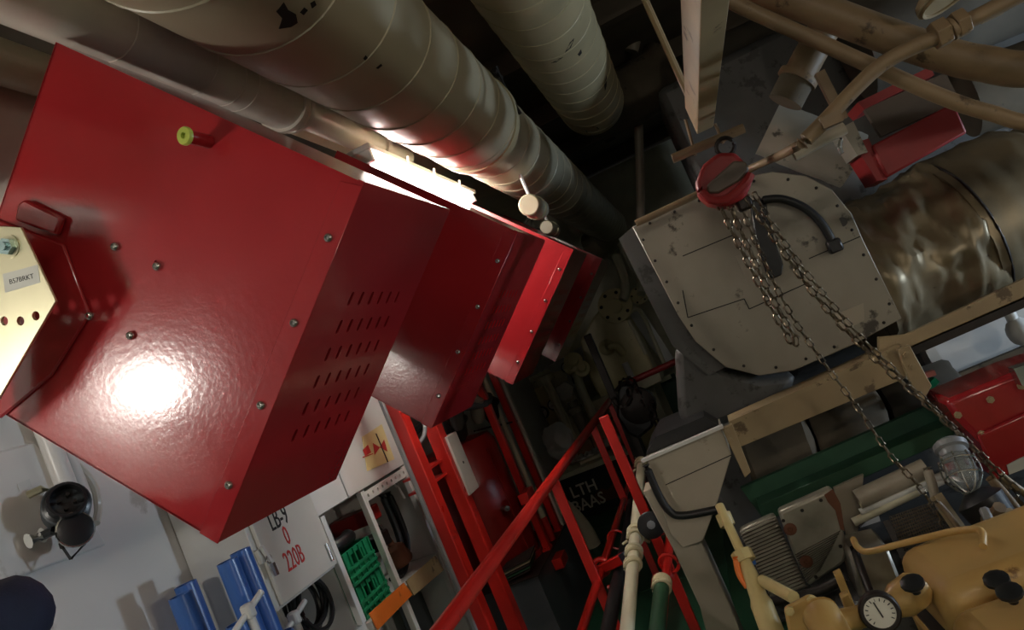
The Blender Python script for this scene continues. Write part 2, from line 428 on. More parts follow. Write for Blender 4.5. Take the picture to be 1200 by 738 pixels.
cut(br, [g_cyl(p + V((0,-.02,0)), p + V((0,.03,0)), .0085, None, 20) for p in hc])
lt = mk('label_tape', plateY([(3,321),(44,310),(47,331),(6,343)], Y1-.1006, .0006), M['label'], br)
text('B57BRKT', px(25,327,Y1-.1008), px(44,322,Y1)-px(5,332,Y1), px(20,300,Y1)-px(25,327,Y1), .0125, M['ink'], br, th=.0002, sx=1.12)

# ================================================================== DUCTS AND PIPES OVERHEAD
def duct(name, label, x, z, r, y0, y1, m, pitch, seam=.004, extra=0, group=None):
    t = thing(name, label, 'duct', (x, (y0+y1)/2, z - r), group)
    b = mk('duct_body', g_lathe((x,y0,z), (0,1,0), [(0,r-.002),(0,r),((y1-y0),r),((y1-y0),r-.002)], 56), m, t)
    n = int((y1-y0)/pitch*40); pts = []
    for i in range(n+1):
        a = 2*PI*i/40; y = y0 + pitch*i/40 + .03*math.sin(a)
        pts.append((x + (r)*math.cos(a), y, z + (r)*math.sin(a)))
    mk('spiral_seam', g_tube(pts, seam, 5), m, t)
    return t
DX, DZ, DR = -.56, EZ + 1.0, .203
d1 = duct('spiral_duct', 'thick olive grey spiral ventilation duct running above the red boxes', DX, DZ, DR, .5, 3.05, M['duct'], .25)
b2 = mk('duct_section', g_lathe((DX,3.05,DZ), (0,1,0), [(0,.17),(0,.192),(5.05,.192),(5.05,.17)], 56), M['duct'], d1)
pts = []
for i in range(int(5.0/.24*36)):
    a = 2*PI*i/36; pts.append((DX+.192*math.cos(a), 3.08 + .24*i/36, DZ+.192*math.sin(a)))
mk('spiral_seam', g_tube(pts, .0035, 5), M['duct'], d1)
cb = mk('clamp_band', g_lathe((DX,2.98,DZ), (0,1,0), [(0,.204),(0,.210),(.06,.210),(.06,.204)], 48), M['duct2'], d1)
mk('clamp_bolt', join(g_box((DX+.17,3.01,DZ+.13), (.05,.03,.04)), g_tube([(DX+.20,2.98,DZ+.15),(DX+.20,3.02,DZ+.02),(DX+.21,3.02,DZ-.06)], .008, 6), g_cyl((DX+.19,2.95,DZ+.13),(DX+.19,3.07,DZ+.13),.010,None,8)), M['darkmetal'], cb)
mk('duct_end_elbow', g_tube(curve([(DX,8.05,DZ),(DX,8.3,DZ-.02),(DX-.08,8.52,DZ-.08),(DX-.3,8.62,DZ-.12)], 6), .192, 32), M['duct'], d1)

D2X, D2Z, D2R = -.115, EZ + 1.40, .215
d2 = duct('spiral_duct', 'tan scuffed spiral duct beside the olive one, bending away in the dark', D2X, D2Z, D2R, .6, 5.0, M['duct2'], .2, .003)
mk('duct_elbow', g_tube(curve([(D2X,5.0,D2Z),(D2X+.02,5.2,D2Z),(D2X+.2,5.45,D2Z+.03),(D2X+.55,5.6,D2Z+.12)], 6), [.2]*13+[.21]*5+[.25], 32), M['lagging'], d2)

def on_duct(x, y, cx, cz, r):
    d = ray(x, y); ex, ez = -cx, EZ - cz
    a = d.x*d.x + d.z*d.z; b = 2*(d.x*ex + d.z*ez); c = ex*ex + ez*ez - r*r
    k = (-b - math.sqrt(max(b*b - 4*a*c, 0))) / (2*a); return d*k + V((0,0,EZ))
def chip(poly, cx, cz, r, parent):
    o_ = [on_duct(x, y, cx, cz, r + .0012) for x, y in poly]; i_ = [V((cx,0,cz)) + V((p.x-cx, p.y, p.z-cz)) for p in o_]
    n = V((sum(p.x for p in o_)/len(o_)-cx, 0, sum(p.z for p in o_)/len(o_)-cz)).normalized()
    mk('paint_chip', g_prism(o_, n*-.003), M['dark'], parent)
chip([(324,14),(333,3),(338,12),(347,17),(349,27),(341,32),(327,34),(331,22)], DX, DZ, DR, d1)
chip([(352,15),(357,9),(361,12),(356,18)], DX, DZ, DR, d1)
chip([(364,4),(369,1),(371,6),(366,10)], DX, DZ, DR, d1)
chip([(426,69),(429,65),(431,68),(428,71)], DX, DZ, DR, d1)
chip([(441,80),(447,75),(448,77),(443,81)], DX, DZ, DR, d1)
for pl_ in ([(662,62),(668,50),(673,45),(669,56)], [(677,64),(681,58),(682,62),(679,66)], [(708,98),(711,88),(711,100),(709,107)], [(686,153),(700,149),(702,151),(688,156)], [(708,165),(720,160),(722,162),(712,168)], [(646,74),(655,69),(660,67),(652,73)]):
    chip(pl_, D2X, D2Z, D2R, d2)
t = thing('white_pipe', 'off-white painted pipe with collar along the box tops', 'pipe', (-.88, 2, EZ+.92))
mk('pipe_run', g_cyl((-.885,.4,EZ+1.0), (-.885,2.04,EZ+1.0), .078, None, 32), M['white_pipe'], t)
mk('pipe_collar', g_lathe((-.885,2.03,EZ+1.0), (0,1,0), [(0,.07),(0,.088),(.025,.088),(.03,.066),(.045,.066),(.05,.08),(.07,.08),(.07,.06)], 32), M['white_pipe'], t)
mk('pipe_section', g_cyl((-.885,2.1,EZ+1.0), (-.885,2.72,EZ+1.0), .050, None, 28), M['white_pipe'], t)
mk('pipe_joint', g_lathe((-.885,2.72,EZ+1.0), (0,1,0), [(0,.045),(0,.06),(.03,.06),(.04,.045),(.3,.045)], 24), M['white_pipe'], t)
for y in (1.35, 1.62, 1.74, 1.80):
    mk('weld_bead', g_torus((-.885,y,EZ+1.0), (0,1,0), .078, .0018, 32, 4), M['white_pipe'], t)
t = thing('lagged_pipe', 'fat grey painted lagged pipe behind the corner of the bracketed box', 'pipe', (-1.32, 1.6, EZ+.9))
mk('pipe_run', g_cyl((-1.37,.6,EZ+1.02), (-1.37,1.28,EZ+1.02), .20, None, 36), M['duct'], t)
mk('pipe_bend', g_tube(curve([(-1.37,1.28,EZ+1.02),(-1.37,1.5,EZ+1.0),(-1.42,1.75,EZ+.85),(-1.5,1.85,EZ+.55)], 6), .17, 30), M['white_pipe'], t)
mk('pipe_collar', g_torus((-1.37,1.28,EZ+1.02), (0,1,0), .198, .010, 36, 8), M['duct'], t)
mk('slim_pipe', g_cyl((-1.12,.5,EZ+1.02), (-1.12,3.8,EZ+1.02), .05, None, 20), M['duct'], label='slim grey pipe tucked between the white and fat lagged pipes', cat='pipe')

# lit space above the boxes: lamp, white rocker housings, brackets
lx, lz = -.86, EZ + .845
t = thing('tube_lamp', 'glowing fluorescent tube lamp fitted above the red boxes', 'lamp', (lx, 3.05, lz), )
mk('lamp_tray', g_box((lx-.02, 3.05, lz+.050), (.16, 1.30, .022)), M['white2'], t, bevel=.004)
for dx in (-.045, .03):
    tb = mk('lamp_tube', g_cyl((lx+dx, 2.44, lz+.015), (lx+dx, 3.66, lz+.015), .016, None, 14), E_box, t)
for yy in (2.42, 3.67): mk('lamp_end_cap', g_box((lx-.01, yy, lz+.022), (.12, .03, .05)), M['white2'], t, bevel=.004)
for yy in (2.70, 3.00, 3.35):
    mk('lamp_clip', g_tube([(lx-.09,yy,lz+.05),(lx-.06,yy+.01,lz-.01),(lx+.06,yy+.02,lz-.01),(lx+.085,yy,lz+.05)], .005, 6), M['white_pipe'], t)
for k in range(1, 4):
    y = Y1 + PITCH*k + .2
    t = thing('rocker_housing', ['white rocker housing behind the bracketed red box','white rocker housing behind the lamp lit red box','white rocker housing behind the third red box','white rocker housing behind the end red box'][k], 'housing', (-1.42, y+.35, EZ+.80), 'white rocker housings behind the boxes')
    mk('housing_body', g_box((-1.42, y+.35, EZ+.90), (.26, .34, .20)), M['white_pipe'], t, bevel=.04, seg=3)
    mk('housing_cap', g_lathe((-1.36,y+.35,EZ+1.0), (.3,0,1), [(0,.11),(.05,.11),(.09,.06),(.10,.02)], 20), M['white_pipe'], t)
    for dy in (.25,.45): inst('hex_bolt', HEXS, frame(V((-1.29,y+dy,EZ+.90)), (1,0,0)), t)
    if k != 3: continue
    t = thing('lagging_bracket', ['flat steel strap arm beside the bracketed box top','flat steel strap arm beside the lamp lit box top','flat steel strap arm beside the third box top','flat steel strap arm beside the end box top'][k], 'bracket', (-.9, y+.62, EZ+.70), 'strap arms above the boxes')
    mk('strap', g_beam((-.72,y+.50,EZ+.78),(-1.02,y+.72,EZ+.95), .05, .008), M['white_pipe'], t)
    mk('strap_rod', g_tube(curve([(-.86,y+.26,EZ+.80),(-.84,y+.40,EZ+.92),(-.88,y+.54,EZ+.96),(-1.0,y+.60,EZ+.9)],5), .012, 8), M['white_pipe'], t)
mk('upper_tray', g_box((-1.05, 4.5, EZ+1.32), (.5, 6, .02)), M['cream2'], label='pale cream cable tray above the tube lamp', cat='cable tray')
for k,(x,y,Yk,r) in enumerate([(626,243,3.45,.052),(645,268,4.2,.04)]):
    c = px(x,y,Yk); t = thing('filter_canister', ['round pale grey filter canister hanging under the olive duct','small pale grey filter canister beyond the bigger one under the duct'][k], 'canister', c - V((0,0,.1)))
    mk('canister_body', g_lathe(c - V((0,.12,0)), (0,1,0), [(0,r*.85),(.006,r*.97),(.02,r),(.22,r),(.24,r*.7)], 24), M['duct'], t)
    mk('canister_hanger', g_cyl(c + V((0,0,r*.8)), (c.x, c.y, DZ-.17), .008, None, 8), M['white2'], t)
    mk('canister_band', g_torus(c + V((0,.02,0)), (0,1,0), r, .006, 24, 6), M['zinc'], t)

# ================================================================== LEFT WALL FITTINGS
# socket
c = pxX(78,590,XW+.14)
t = thing('deck_socket', 'black round cable socket with hanging cap on the white wall', 'socket', c - V((.1,0,.12)))
ax = V((.72,-.55,.18)).normalized()
mk('socket_body', g_lathe(c - ax*.10, ax, [(0,.03),(.01,.058),(.03,.064),(.10,.064),(.105,.056)], 26), M['grey_d'], t)
mk('socket_ring', g_lathe(c - ax*.012, ax, [(0,.05),(0,.060),(.016,.060),(.02,.052),(.035,.052),(.06,.050),(.06,.043),(.01,.043)], 26), M['blackp'], t)
for k in range(4):
    a = k*PI/2 + .4; u, w = basis(ax); p = c + (u*math.cos(a)+w*math.sin(a))*.02
    mk('contact_pin', g_cyl(p, p + ax*.03, .005, None, 8), M['darkmetal'], t)
mk('socket_bolt', g_cyl(c - V((0,0,.058)) + ax*.005, c - V((0,0,.058)) + ax*.03, .012, None, 8), M['steel'], t)
cp = pxX(87,622,XW+.14)
cap = mk('socket_cap', g_lathe(cp - V((.0,.0,.0)), (.75,-.5,.1), [(-.05,.032),(-.01,.036),(.0,.046),(.03,.046),(.034,.03)], 22), M['blackp'], t)
mk('cap_rim', g_torus(cp + V((.018,-.012,.002)), (.75,-.5,.1), .046, .005, 22, 6), M['steel'], cap)
p2 = pxX(83,655,XW+.13)
mk('cap_chain', join(g_tube([cp + V((-.03,-.03,-.03)), pxX(70,636,XW+.13), p2], .004, 5), g_tube([cp + V((.02,0,-.045)), p2], .004, 5)), M['darkmetal'], t)
mk('cable_stub', g_tube([cp - V((.02,.01,0)), pxX(62,622,XW+.10), pxX(48,628,XW+.06)], .014, 8), M['blackp'], t)
mk('cable_gland', g_tube([pxX(50,627,XW+.06), pxX(33,634,XW+.05)], .022, 10), M['white2'], t)
mk('bracket_stub', g_tube([pxX(62,575,XW+.06), pxX(48,573,XW+.06), pxX(33,580,XW+.03)], .012, 8), M['zinc'], t)
for k,(xa,xb,r) in enumerate([(80,70,.030),(96,88,.022)]):
    a = pxX(xa, 575, XW+.045); mk('wall_conduit', g_cyl((a.x,a.y,a.z-.02), (a.x,a.y,a.z+1.0), r, None, 16), M['white'], label=['wide white conduit dropping to the black wall socket','narrow white conduit beside the wider one above the socket'][k], cat='conduit')
a = pxX(102, 585, XW+.04)
mk('lead_cable', g_tube(curve([(a.x,a.y-.02,a.z+.16),(a.x+.02,a.y+.02,a.z+.05),(a.x,a.y+.03,a.z-.03),(a.x+.02,a.y-.02,a.z-.08)],5), .012, 8), M['white_pipe'], label='short pale lead looping into the black wall socket', cat='cable')
# person at the left edge, arm raised to the bracket
def person():
    J = [((-1.36,.50,.94),.135),((-1.36,.49,1.12),.125),((-1.35,.48,1.32),.15),((-1.34,.48,1.46),.085),((-1.34,.50,1.545),.055),((-1.34,.53,1.66),.085),((-1.34,.535,1.75),.078),
         ((-1.15,.50,1.43),.075),((-.965,.80,EZ-.045),.055),((-1.19,.93,EZ-.03),.040),((-1.235,.955,EZ-.02),.03),
         ((-1.55,.50,1.43),.075),((-1.62,.62,1.18),.055),((-1.55,.82,1.24),.042),((-1.535,.87,1.255),.03),
         ((-1.27,.50,.88),.10),((-1.26,.52,.50),.075),((-1.26,.49,.10),.05),((-1.24,.62,.045),.042),
         ((-1.46,.50,.88),.10),((-1.47,.52,.50),.075),((-1.47,.49,.10),.05),((-1.48,.62,.045),.042)]
    Ed = [(0,1),(1,2),(2,3),(3,4),(4,5),(5,6),(3,7),(7,8),(8,9),(9,10),(3,11),(11,12),(12,13),(13,14),(0,15),(15,16),(16,17),(17,18),(0,19),(19,20),(20,21),(21,22)]
    def fingers(base, d, side):
        d = V(d).normalized(); s = V(side).normalized()
        for q in range(5):
            if q == 0: st = V(J[base][0]) + s*.03; dd = (d*.6 + s*.7).normalized(); ln = .045
            else: st = V(J[base][0]) + d*.045 + s*(.03 - .018*q); dd = d; ln = (.07,.075,.07,.055)[q-1]
            i = len(J); J.append((tuple(st),.010)); J.append((tuple(st+dd*ln*.5+V((0,0,.006))),.0085)); J.append((tuple(st+dd*ln+V((0,0,-.008))),.0075))
            Ed.extend([(base,i),(i,i+1),(i+1,i+2)])
    fingers(10, (-.5,.3,.35), (0,.6,-.6)); fingers(14, (.3,.7,.2), (0,.2,.8))
    me = bpy.data.meshes.new('person'); me.from_pydata([j[0] for j in J], Ed, [])
    o = bpy.data.objects.new('tmpbody', me); COL.objects.link(o)
    o.modifiers.new('s','SKIN'); 
    for i, j in enumerate(J):
        sv = me.skin_vertices[0].data[i]; sv.radius = (j[1], j[1]); sv.use_root = (i == 0)
    sd = o.modifiers.new('d','SUBSURF'); sd.levels = 2; sd.render_levels = 2
    bpy.context.view_layer.update()
    m2 = bpy.data.meshes.new_from_object(o.evaluated_get(bpy.context.evaluated_depsgraph_get())); bpy.data.objects.remove(o)
    m2.name = 'person'; m2.materials.clear(); m2.materials.append(M['navy']); m2.materials.append(M['skin']); m2.materials.append(M['black'])
    zs = V((-1.36,.50,0)); m2.transform(Matrix.Translation(-zs))
    ha, hb2 = V(J[10][0]) - zs, V(J[14][0]) - zs
    for p in m2.polygons:
        p.use_smooth = True
        if p.center.z > 1.53 and abs(p.center.x - .02) < .14 and p.center.y < .2: p.material_index = 1
        elif (p.center - ha).length < .15 and p.center.x < ha.x + .03: p.material_index = 1
        elif (p.center - hb2).length < .14 and p.center.y > .35: p.material_index = 1
        elif p.center.z < .13: p.material_index = 2
    b = finish('person', m2, zs, None, None)
    tag(b, 'person in navy workwear with a sleeve raised beside the white wall', 'person')
    mk('hair', g_ell((-1.34,.515,1.745), (.092,.098,.075), 16, 8), M['hair'], b)
    for s in (-1, 1):
        mk('ear', g_ell((-1.34 + s*.088,.52,1.66), (.012,.022,.032), 8, 6), M['skin'], b)
        mk('eye', g_ell((-1.34 + s*.032,.612,1.675), (.012,.008,.008), 8, 6), M['dial'], b)
    mk('nose', g_lathe((-1.34,.605,1.685), (0,.35,-1), [(0,.006),(.03,.013),(.045,.014),(.05,.006)], 8), M['skin'], b)
    mk('mouth', g_ell((-1.34,.606,1.615), (.026,.008,.006), 10, 6), M['salmon'], b)
person()

# blue tubes and their white clamps
def blue_tube(x, y, X, r, label, tilt=0):
    a = pxX(x, y, X); 
    b = V((a.x, a.y, .12))
    mk('blue_tube', g_lathe(a, b - a, [(0,r*.88),(0,r),((b-a).length,r),((b-a).length,r*.88),(.01,r*.88)], 28, True), M['blue'], label=label, cat='plastic tube', group='blue plastic tubes by the wall')
blue_tube(211,697, XW+.16, .037, 'blue plastic tube with a wide open dark mouth, lowest of the row')
blue_tube(217,684, XW+.07, .037, 'blue plastic tube close behind the lowest open mouthed tube')
blue_tube(266,657, XW+.345, .033, 'tall blue plastic tube standing nearest the voltage cabinet row')
blue_tube(281,645, XW+.335, .033, 'tallest blue plastic tube against the voltage cabinet edge')
blue_tube(277,730, XW+.40, .033, 'short blue tube behind the white tee clamp')
blue_tube(331,741, XW+.44, .033, 'low blue tube at the foot of the voltage cabinet')
for k,(x,y,X) in enumerate([(291,716,XW+.44),(345,724,XW+.36)]):
    c = pxX(x,y,X); t = thing('valve_handle', ['white tee handle in front of the tall blue tubes','dull white tee handle under the voltage cabinet'][k], 'valve', c - V((0,0,.2)))
    mk('handle_stem', g_cyl(V((c.x,c.y,.01)), c, .013, None, 12), M['white2'], t)
    mk('handle_boss', g_box(c, (.034,.034,.045)), M['white2'], t, bevel=.006)
    mk('handle_bar', g_cyl(c + V((-.02,-.06,-.03)), c + V((.02,.06,.03)), .010, None, 10), M['white2'], t)

# LB-9 cabinet
XC = XW + .28
def boxX(poly, X0, X1): return g_prism([pxX(x, y, X1) for x, y in poly], (X0 - X1, 0, 0))
A = pxX(287,628,XC); Bq = pxX(372,573,XC); Cq = pxX(396,664,XC)
cy0, cy1, cz0 = pxX(327,716,XC).y, Cq.y, pxX(327,716,XC).z
cz1 = cz0 + .50
t = thing('switch_cabinet', 'white wall cabinet lettered with 220 volts in red', 'cabinet', (XW+.1, (cy0+cy1)/2, cz0))
mk('cabinet_body', g_box((XW+.137, (cy0+cy1)/2, (cz0+cz1)/2), (.27, cy1-cy0, cz1-cz0)), M['white2'], t, bevel=.003)
dr = mk('door', g_box((XC+.002, (cy0+cy1)/2+.008, (cz0+cz1)/2), (.016, cy1-cy0-.03, cz1-cz0-.02)), M['offwhite'], t, bevel=.004, seg=2)
def ont(s, x, y, size, m, sx=.62):
    text(s, pxX(x,y,XC+.0112), (0,1,0), (0,0,1), size, m, dr, sx=sx)
ont('LB-9', 326, 607, .105, M['ink']); ont('0', 336, 628, .10, M['red_ink']); ont('220B', 345, 654, .10, M['red_ink'], .6)
p = pxX(305,652,XC+.012)
lh = mk('latch', g_box(p, (.016,.028,.05)), M['offwhite'], dr, bevel=.003)
mk('latch_lever', g_beam(p + V((.018,.0,.03)), p + V((.02,.03,-.07)), .012, .012), M['white2'], dr)
mk('padlock', join(g_torus(p + V((.02,.012,-.02)), (1,0,0), .014, .003, 14, 5), g_box(p + V((.02,.02,-.06)), (.012,.014,.045))), M['steel'], dr)
p = pxX(385,647,XC+.010); mk('hinge', g_cyl(p - V((0,0,.035)), p + V((0,0,.035)), .010, None, 10), M['steel'], dr)
# coil of black cable under the cabinet
c = pxX(356,694,XW+.20); t = thing('cable_coil', 'coil of black cable hanging under the voltage cabinet', 'cable', c - V((0,0,.2)))
for k in range(7):
    mk('cable_loop', g_torus(c + V((.010*(k-3), .006*math.sin(k*2.1), -.05+.012*math.cos(k*1.7))), (1, .1*math.sin(k), .1*math.cos(k)), .10 + .008*math.sin(k*3), .009, 30, 6), M['black'], t)
# low grey/white locker right of the cable
XS = XW + .27
def zat(x, y, X): return pxX(x, y, X).z
ly0, ly1 = pxX(375,735,XS).y, pxX(432,735,XS).y
lt_z = pxX(395,668,XS).z - .24
lk = thing('floor_locker', 'low white floor locker beside the crate shelf', 'cabinet', (XW+.1, (ly0+ly1)/2, 0))
mk('locker_body', g_box((XW+.135, (ly0+ly1)/2, lt_z/2), (.26, ly1-ly0, lt_z)), M['white2'], lk, bevel=.004)
mk('locker_door', g_box((XW+.27, (ly0+ly1)/2, lt_z/2), (.012, ly1-ly0-.03, lt_z-.05)), M['white2'], lk, bevel=.003)
# white headboard with the symbol card
XH = XW + .28
hy0, hy1 = cy1 + .004, pxX(474,525,XH).y
hz0 = pxX(447,560,XH).z
t = thing('header_panel', 'white steel header cupboard above the crate shelf', 'cupboard', (XW+.14, (hy0+hy1)/2, hz0))
ym = pxX(405,574,XH).y
for k,(a,b) in enumerate([(hy0, ym-.003),(ym+.003, hy1)]):
    mk('cupboard_front', g_box((XW+.165, (a+b)/2, hz0+.30), (.23, b-a, .60)), M['white2'], t, bevel=.003)
cd = mk('symbol_card', plateX([(424,512),(447,497),(462,538),(430,552)], XH+.001, .002), M['yellow_card'], t)
def tri(pts): return plateX(pts, XH+.0032, .001)
mk('symbol_mark', join(tri([(437,519),(445,524),(439,533)]), tri([(445,524),(450,515),(454,529)])), M['red_ink'], cd)
mk('symbol_mark', join(tri([(425,527),(431,521),(435,530),(428,534)]), tri([(425,535),(437,531),(437,532),(425,536.5)])), M['red_ink'], cd)
mk('symbol_line', join(tri([(440,508),(441,507.5),(455,541),(454,541.5)])), M['ink'], cd)
# shelf unit with crates
SX = XW + .285                                       # front plane of the shelf
sy0, sy1 = cy1 + .006, pxX(497,600,SX).y
stop = hz0 - .006
t = thing('crate_shelf', 'white steel shelf frame holding the green crates', 'shelf', (XW+.14, (sy0+sy1)/2, 0))
def at2(x, y): return pxX(x, y, SX)
pm = pxX(447,630,SX).y
ly = max(sy0 + .02, ly1 + .02)
for y in (sy0+.018, pm, sy1-.012):
    z0_ = lt_z + .004 if y < ly1 + .01 else 0
    mk('shelf_post', g_box((SX-.014, y, (stop+z0_)/2), (.028, .034, stop-z0_)), M['white2'], t, bevel=.002)
rail = mk('shelf_rail', g_box((SX-.008, (pm+sy1)/2, stop-.03), (.012, sy1-pm-.03, .045)), M['white2'], t)
cut(rail, [g_cyl((SX-.05, pm+.04+k*(sy1-pm-.08)/8, stop-.03), (SX+.05, pm+.04+k*(sy1-pm-.08)/8, stop-.03), .009, None, 12) for k in range(9)])
shz = pxX(470,700,SX).z
mk('shelf_board', g_box((XW+.145, (ly+sy1)/2, shz), (.27, sy1-ly, .04)), M['white2'], t, bevel=.003)
mk('shelf_back', g_box((XW+.012, (sy0+sy1)/2, (stop+lt_z)/2), (.008, sy1-sy0, stop-lt_z)), M['white2'], t)
mk('shelf_side', g_box((XW+.13, sy0+.006, (stop+lt_z)/2), (.24, .008, stop-lt_z)), M['white2'], t)
mk('shelf_side', g_box((XW+.13, sy1+.008, stop/2), (.24, .010, stop)), M['white2'], t)
ob = mk('orange_board', plateX([(432,719),(472,683),(482,697),(442,738)], SX+.004, .006), M['orange'], label='orange board set along the shelf front under the crates', cat='board')
mk('scuffed_board', plateX([(475,681),(509,651),(519,668),(484,698)], SX+.004, .006), M['beam'], label='pale scuffed board beside the orange board', cat='board')
# crates
def crate(y0, y1, z0, z1, label):
    x0, x1 = XW+.03, SX-.05
    c = thing('green_crate', label, 'crate', ((x0+x1)/2, (y0+y1)/2, z0), 'green plastic crates on the shelf')
    th = .008; zz = z1 - z0
    mk('crate_floor', g_box(((x0+x1)/2,(y0+y1)/2,z0+th/2),(x1-x0,y1-y0,th)), M['green_p'], c)
    for (xa, nm) in ((x1,'crate_side'),(x0,'crate_side')):
        w = y1 - y0; hx = zz*.62
        gs = [g_box((xa,(y0+y1)/2,z0+zz*.27),(th,w,zz*.54)), g_box((xa,(y0+y1)/2,z1-zz*.08),(th,w,zz*.16)),
              g_box((xa,y0+w*.15,z0+zz*.69),(th,w*.3,zz*.30)), g_box((xa,y1-w*.15,z0+zz*.69),(th,w*.3,zz*.30))]
        s = mk(nm, join(*gs), M['green_p'], c, smooth=0)
        for r in range(3):
            mk('crate_rib', g_box((xa+.007,(y0+y1)/2,z0+zz*(.06+.22*r)),(.012,w,.012)), M['green_p'], s)
        for r in range(6):
            mk('crate_rib', g_box((xa+.006,y0+w*(.04+.184*r),z0+zz*.5),(.010,.010,zz*.98)), M['green_p'], s)
    for ya in (y0, y1): mk('crate_side', g_box(((x0+x1)/2,ya,(z0+z1)/2),(x1-x0,th,zz)), M['green_p'], c)
cw0, cw1 = ly + .03, pm - .03
zA, zB = shz+.021, pxX(440,620,SX-.05).z
zM = (zA+zB)/2
crate(cw0, cw1, zA, zM-.003, 'lower green plastic crate standing on the white shelf')
crate(cw0, cw1, zM, zB, 'upper green plastic crate with a black hose lying on it')
c = V((XW+.13, (cw0+cw1)/2, zB+.035))
mk('black_hose', g_tube(curve([c+V((.03,-.13,.0)), c+V((.07,-.05,.0)), c+V((.07,.05,.0)), c+V((.03,.11,.0))],6), .030, 12), M['black'], label='fat black hose piece lying on the upper green crate', cat='hose')
mk('steel_bucket', g_lathe(c+V((-.045,-.02,-.034)), (0,0,1), [(0,.03),(.04,.04),(.1,.05)], 18), M['grey_d'], label='dark bucket behind the black hose on the crates', cat='bucket')
# hose bundle, hook, lamp in the right bay
p0 = pxX(463,566,SX-.03)
t = thing('hose_bundle', 'bundle of grey hoses hanging from the white key hook', 'hose', (p0.x, p0.y, p0.z-.5))
for k in range(6):
    q = p0 + V((-.05-.012*k, .010*(k%3), -.03))
    mk('hose', g_tube(curve([q, q+V((0,.01,-.12)), q+V((-.0,-.01,-.26)), q+V((-.02,-.09,-.36)), q+V((-.03,-.17,-.38))],5), .012, 8), M['grey_d'] if k%2 else M['black'], t)
t = thing('key_hook', 'white ring hook hanging at the shelf corner', 'hook', p0)
mk('hook_ring', g_torus(p0+V((.0,0,.01)), (1,.2,0), .028, .007, 20, 8), M['white2'], t); mk('hook_stem', g_cyl(p0+V((0,.012,-.02)), p0+V((0,.03,-.09)), .007, None, 8), M['white2'], t)
p1 = pxX(486,640,SX-.02)
t = thing('hand_lamp', 'grey work lamp with brown shade lying in the shelf bay', 'lamp', p1 - V((0,0,.1)))
mk('lamp_head', g_lathe(p1 + V((-.1,-.04,.10)), (.1,.2,-1), [(0,.015),(.05,.018),(.07,.05),(.14,.06),(.16,.05)], 16), M['rust'], t); mk('lamp_neck', g_cyl(p1+V((-.1,-.05,.10)), p1+V((-.1,-.06,.17)), .012, None, 8), M['steel'], t)
for k,(yy,zz,mm) in enumerate([(0,.0,'red_dark'),(.02,-.13,'black')]):
    mk('tool_case', g_box((XW+.13, pm+.12, at2(445,600).z+zz), (.2, .14, .07)), M[mm], label=['red tool case in the shelf bay behind the hoses','black tool case under the red case in the shelf bay'][k], cat='case', bevel=.006)
mk('scrap_board', g_box((XW+.10, sy1-.14, (shz-.04)/2), (.02, .24, shz-.05)), M['grey_d'], label='slate grey sheet standing under the crate shelf', cat='board')

# ================================================================== RED POSTS AND TANK
PX_ = -1.50
def post_at(x, y, X): return pxX(x, y, X).y
g1 = post_at(530,640,PX_); g2 = post_at(566,640,PX_)
for k,(yy,lab) in enumerate([(g1,'red square steel post with a grey channel down its side'),(g2,'red square steel post next to the white fuse box')]):
    t = thing('steel_post', lab, 'post', (PX_, yy, 0), 'red posts between shelf and tank')
    mk('post_bar', g_box((PX_, yy, 1.25), (.075, .085, 2.5)), M['red_mid'], t, bevel=.008, seg=2)
    if k == 0: mk('post_channel', g_box((PX_-.028, yy-.056, 1.1), (.018, .024, 2.2)), M['grey'], t, bevel=.003)
    mk('post_foot', g_box((PX_, yy, .008), (.14,.13,.016)), M['red_mid'], t)
zb = pxX(515,560,PX_-.02).z
t = thing('step_bracket', 'pair of red plates bridging the two red posts', 'bracket', (PX_-.02,(g1+g2)/2,zb))
for dz in (0, .07): mk('bracket_plate', g_box((PX_-.06, (g1+g2)/2, zb+dz), (.10, g2-g1, .012)), M['red_mid'], t)
mk('grey_strut', g_box((PX_-.10, (g1+g2)/2+.02, zb/2), (.05, .07, zb-.05)), M['grey_d'], label='dull grey strut standing between the red posts', cat='strut', bevel=.004)
q = pxX(497,470,PX_)
mk('bent_conduit', g_tube(curve([pxX(484,466,PX_-.0), pxX(496,490,PX_+.02), pxX(497,510,PX_+.02), pxX(484,526,PX_)],6), .011, 10), M['grey'], label='bent grey conduit between the red posts', cat='conduit')
# red tank
tc = pxX(590,560,-1.62)
TY, TX, TR = tc.y, -1.68, .255
TY = pxX(575,590,-1.5).y + .26
pl_ = thing('tank_plinth', 'dark plinth carrying the red tank and posts', 'plinth', (-1.62, 4.4, 0))
PZ = .50
mk('plinth_body', g_box((-1.66, 4.36, PZ/2-.004), (.60, .98, PZ-.008)), M['grey_d'], pl_)
mk('plinth_top', g_box((-1.66, 4.36, PZ-.004), (.62, 1.0, .008)), M['darkmetal'], pl_)
TY = min(TY, 4.36); 
t = thing('red_tank', 'big dark red upright tank behind the red posts', 'tank', (TX, TY, PZ))
ttop = pxX(570,500,TX+.2).z
mk('tank_shell', g_lathe((TX,TY,PZ+.03), (0,0,1), [(0,TR*.95),(.02,TR),(ttop-.1-PZ,TR),(ttop-.05-PZ,TR*.9),(ttop-.03-PZ,TR*.3)], 40), M['red_dark'], t)
mk('tank_skirt', g_lathe((TX,TY,PZ), (0,0,1), [(0,TR+.01),(.03,TR+.01),(.03,TR)], 40), M['red_dark'], t)
mk('tank_fitting', g_cyl((TX+TR*.75,TY-TR*.6,.85), (TX+TR*.75+.05,TY-TR*.6-.05,.85), .016, None, 10), M['steel'], t)
mk('tank_seam', g_beam((TX+TR*.9,TY-TR*.42,PZ+.05),(TX+TR*.9,TY-TR*.42,ttop-.1), .012,.012,V((0,1,0))), M['red_dark'], t)
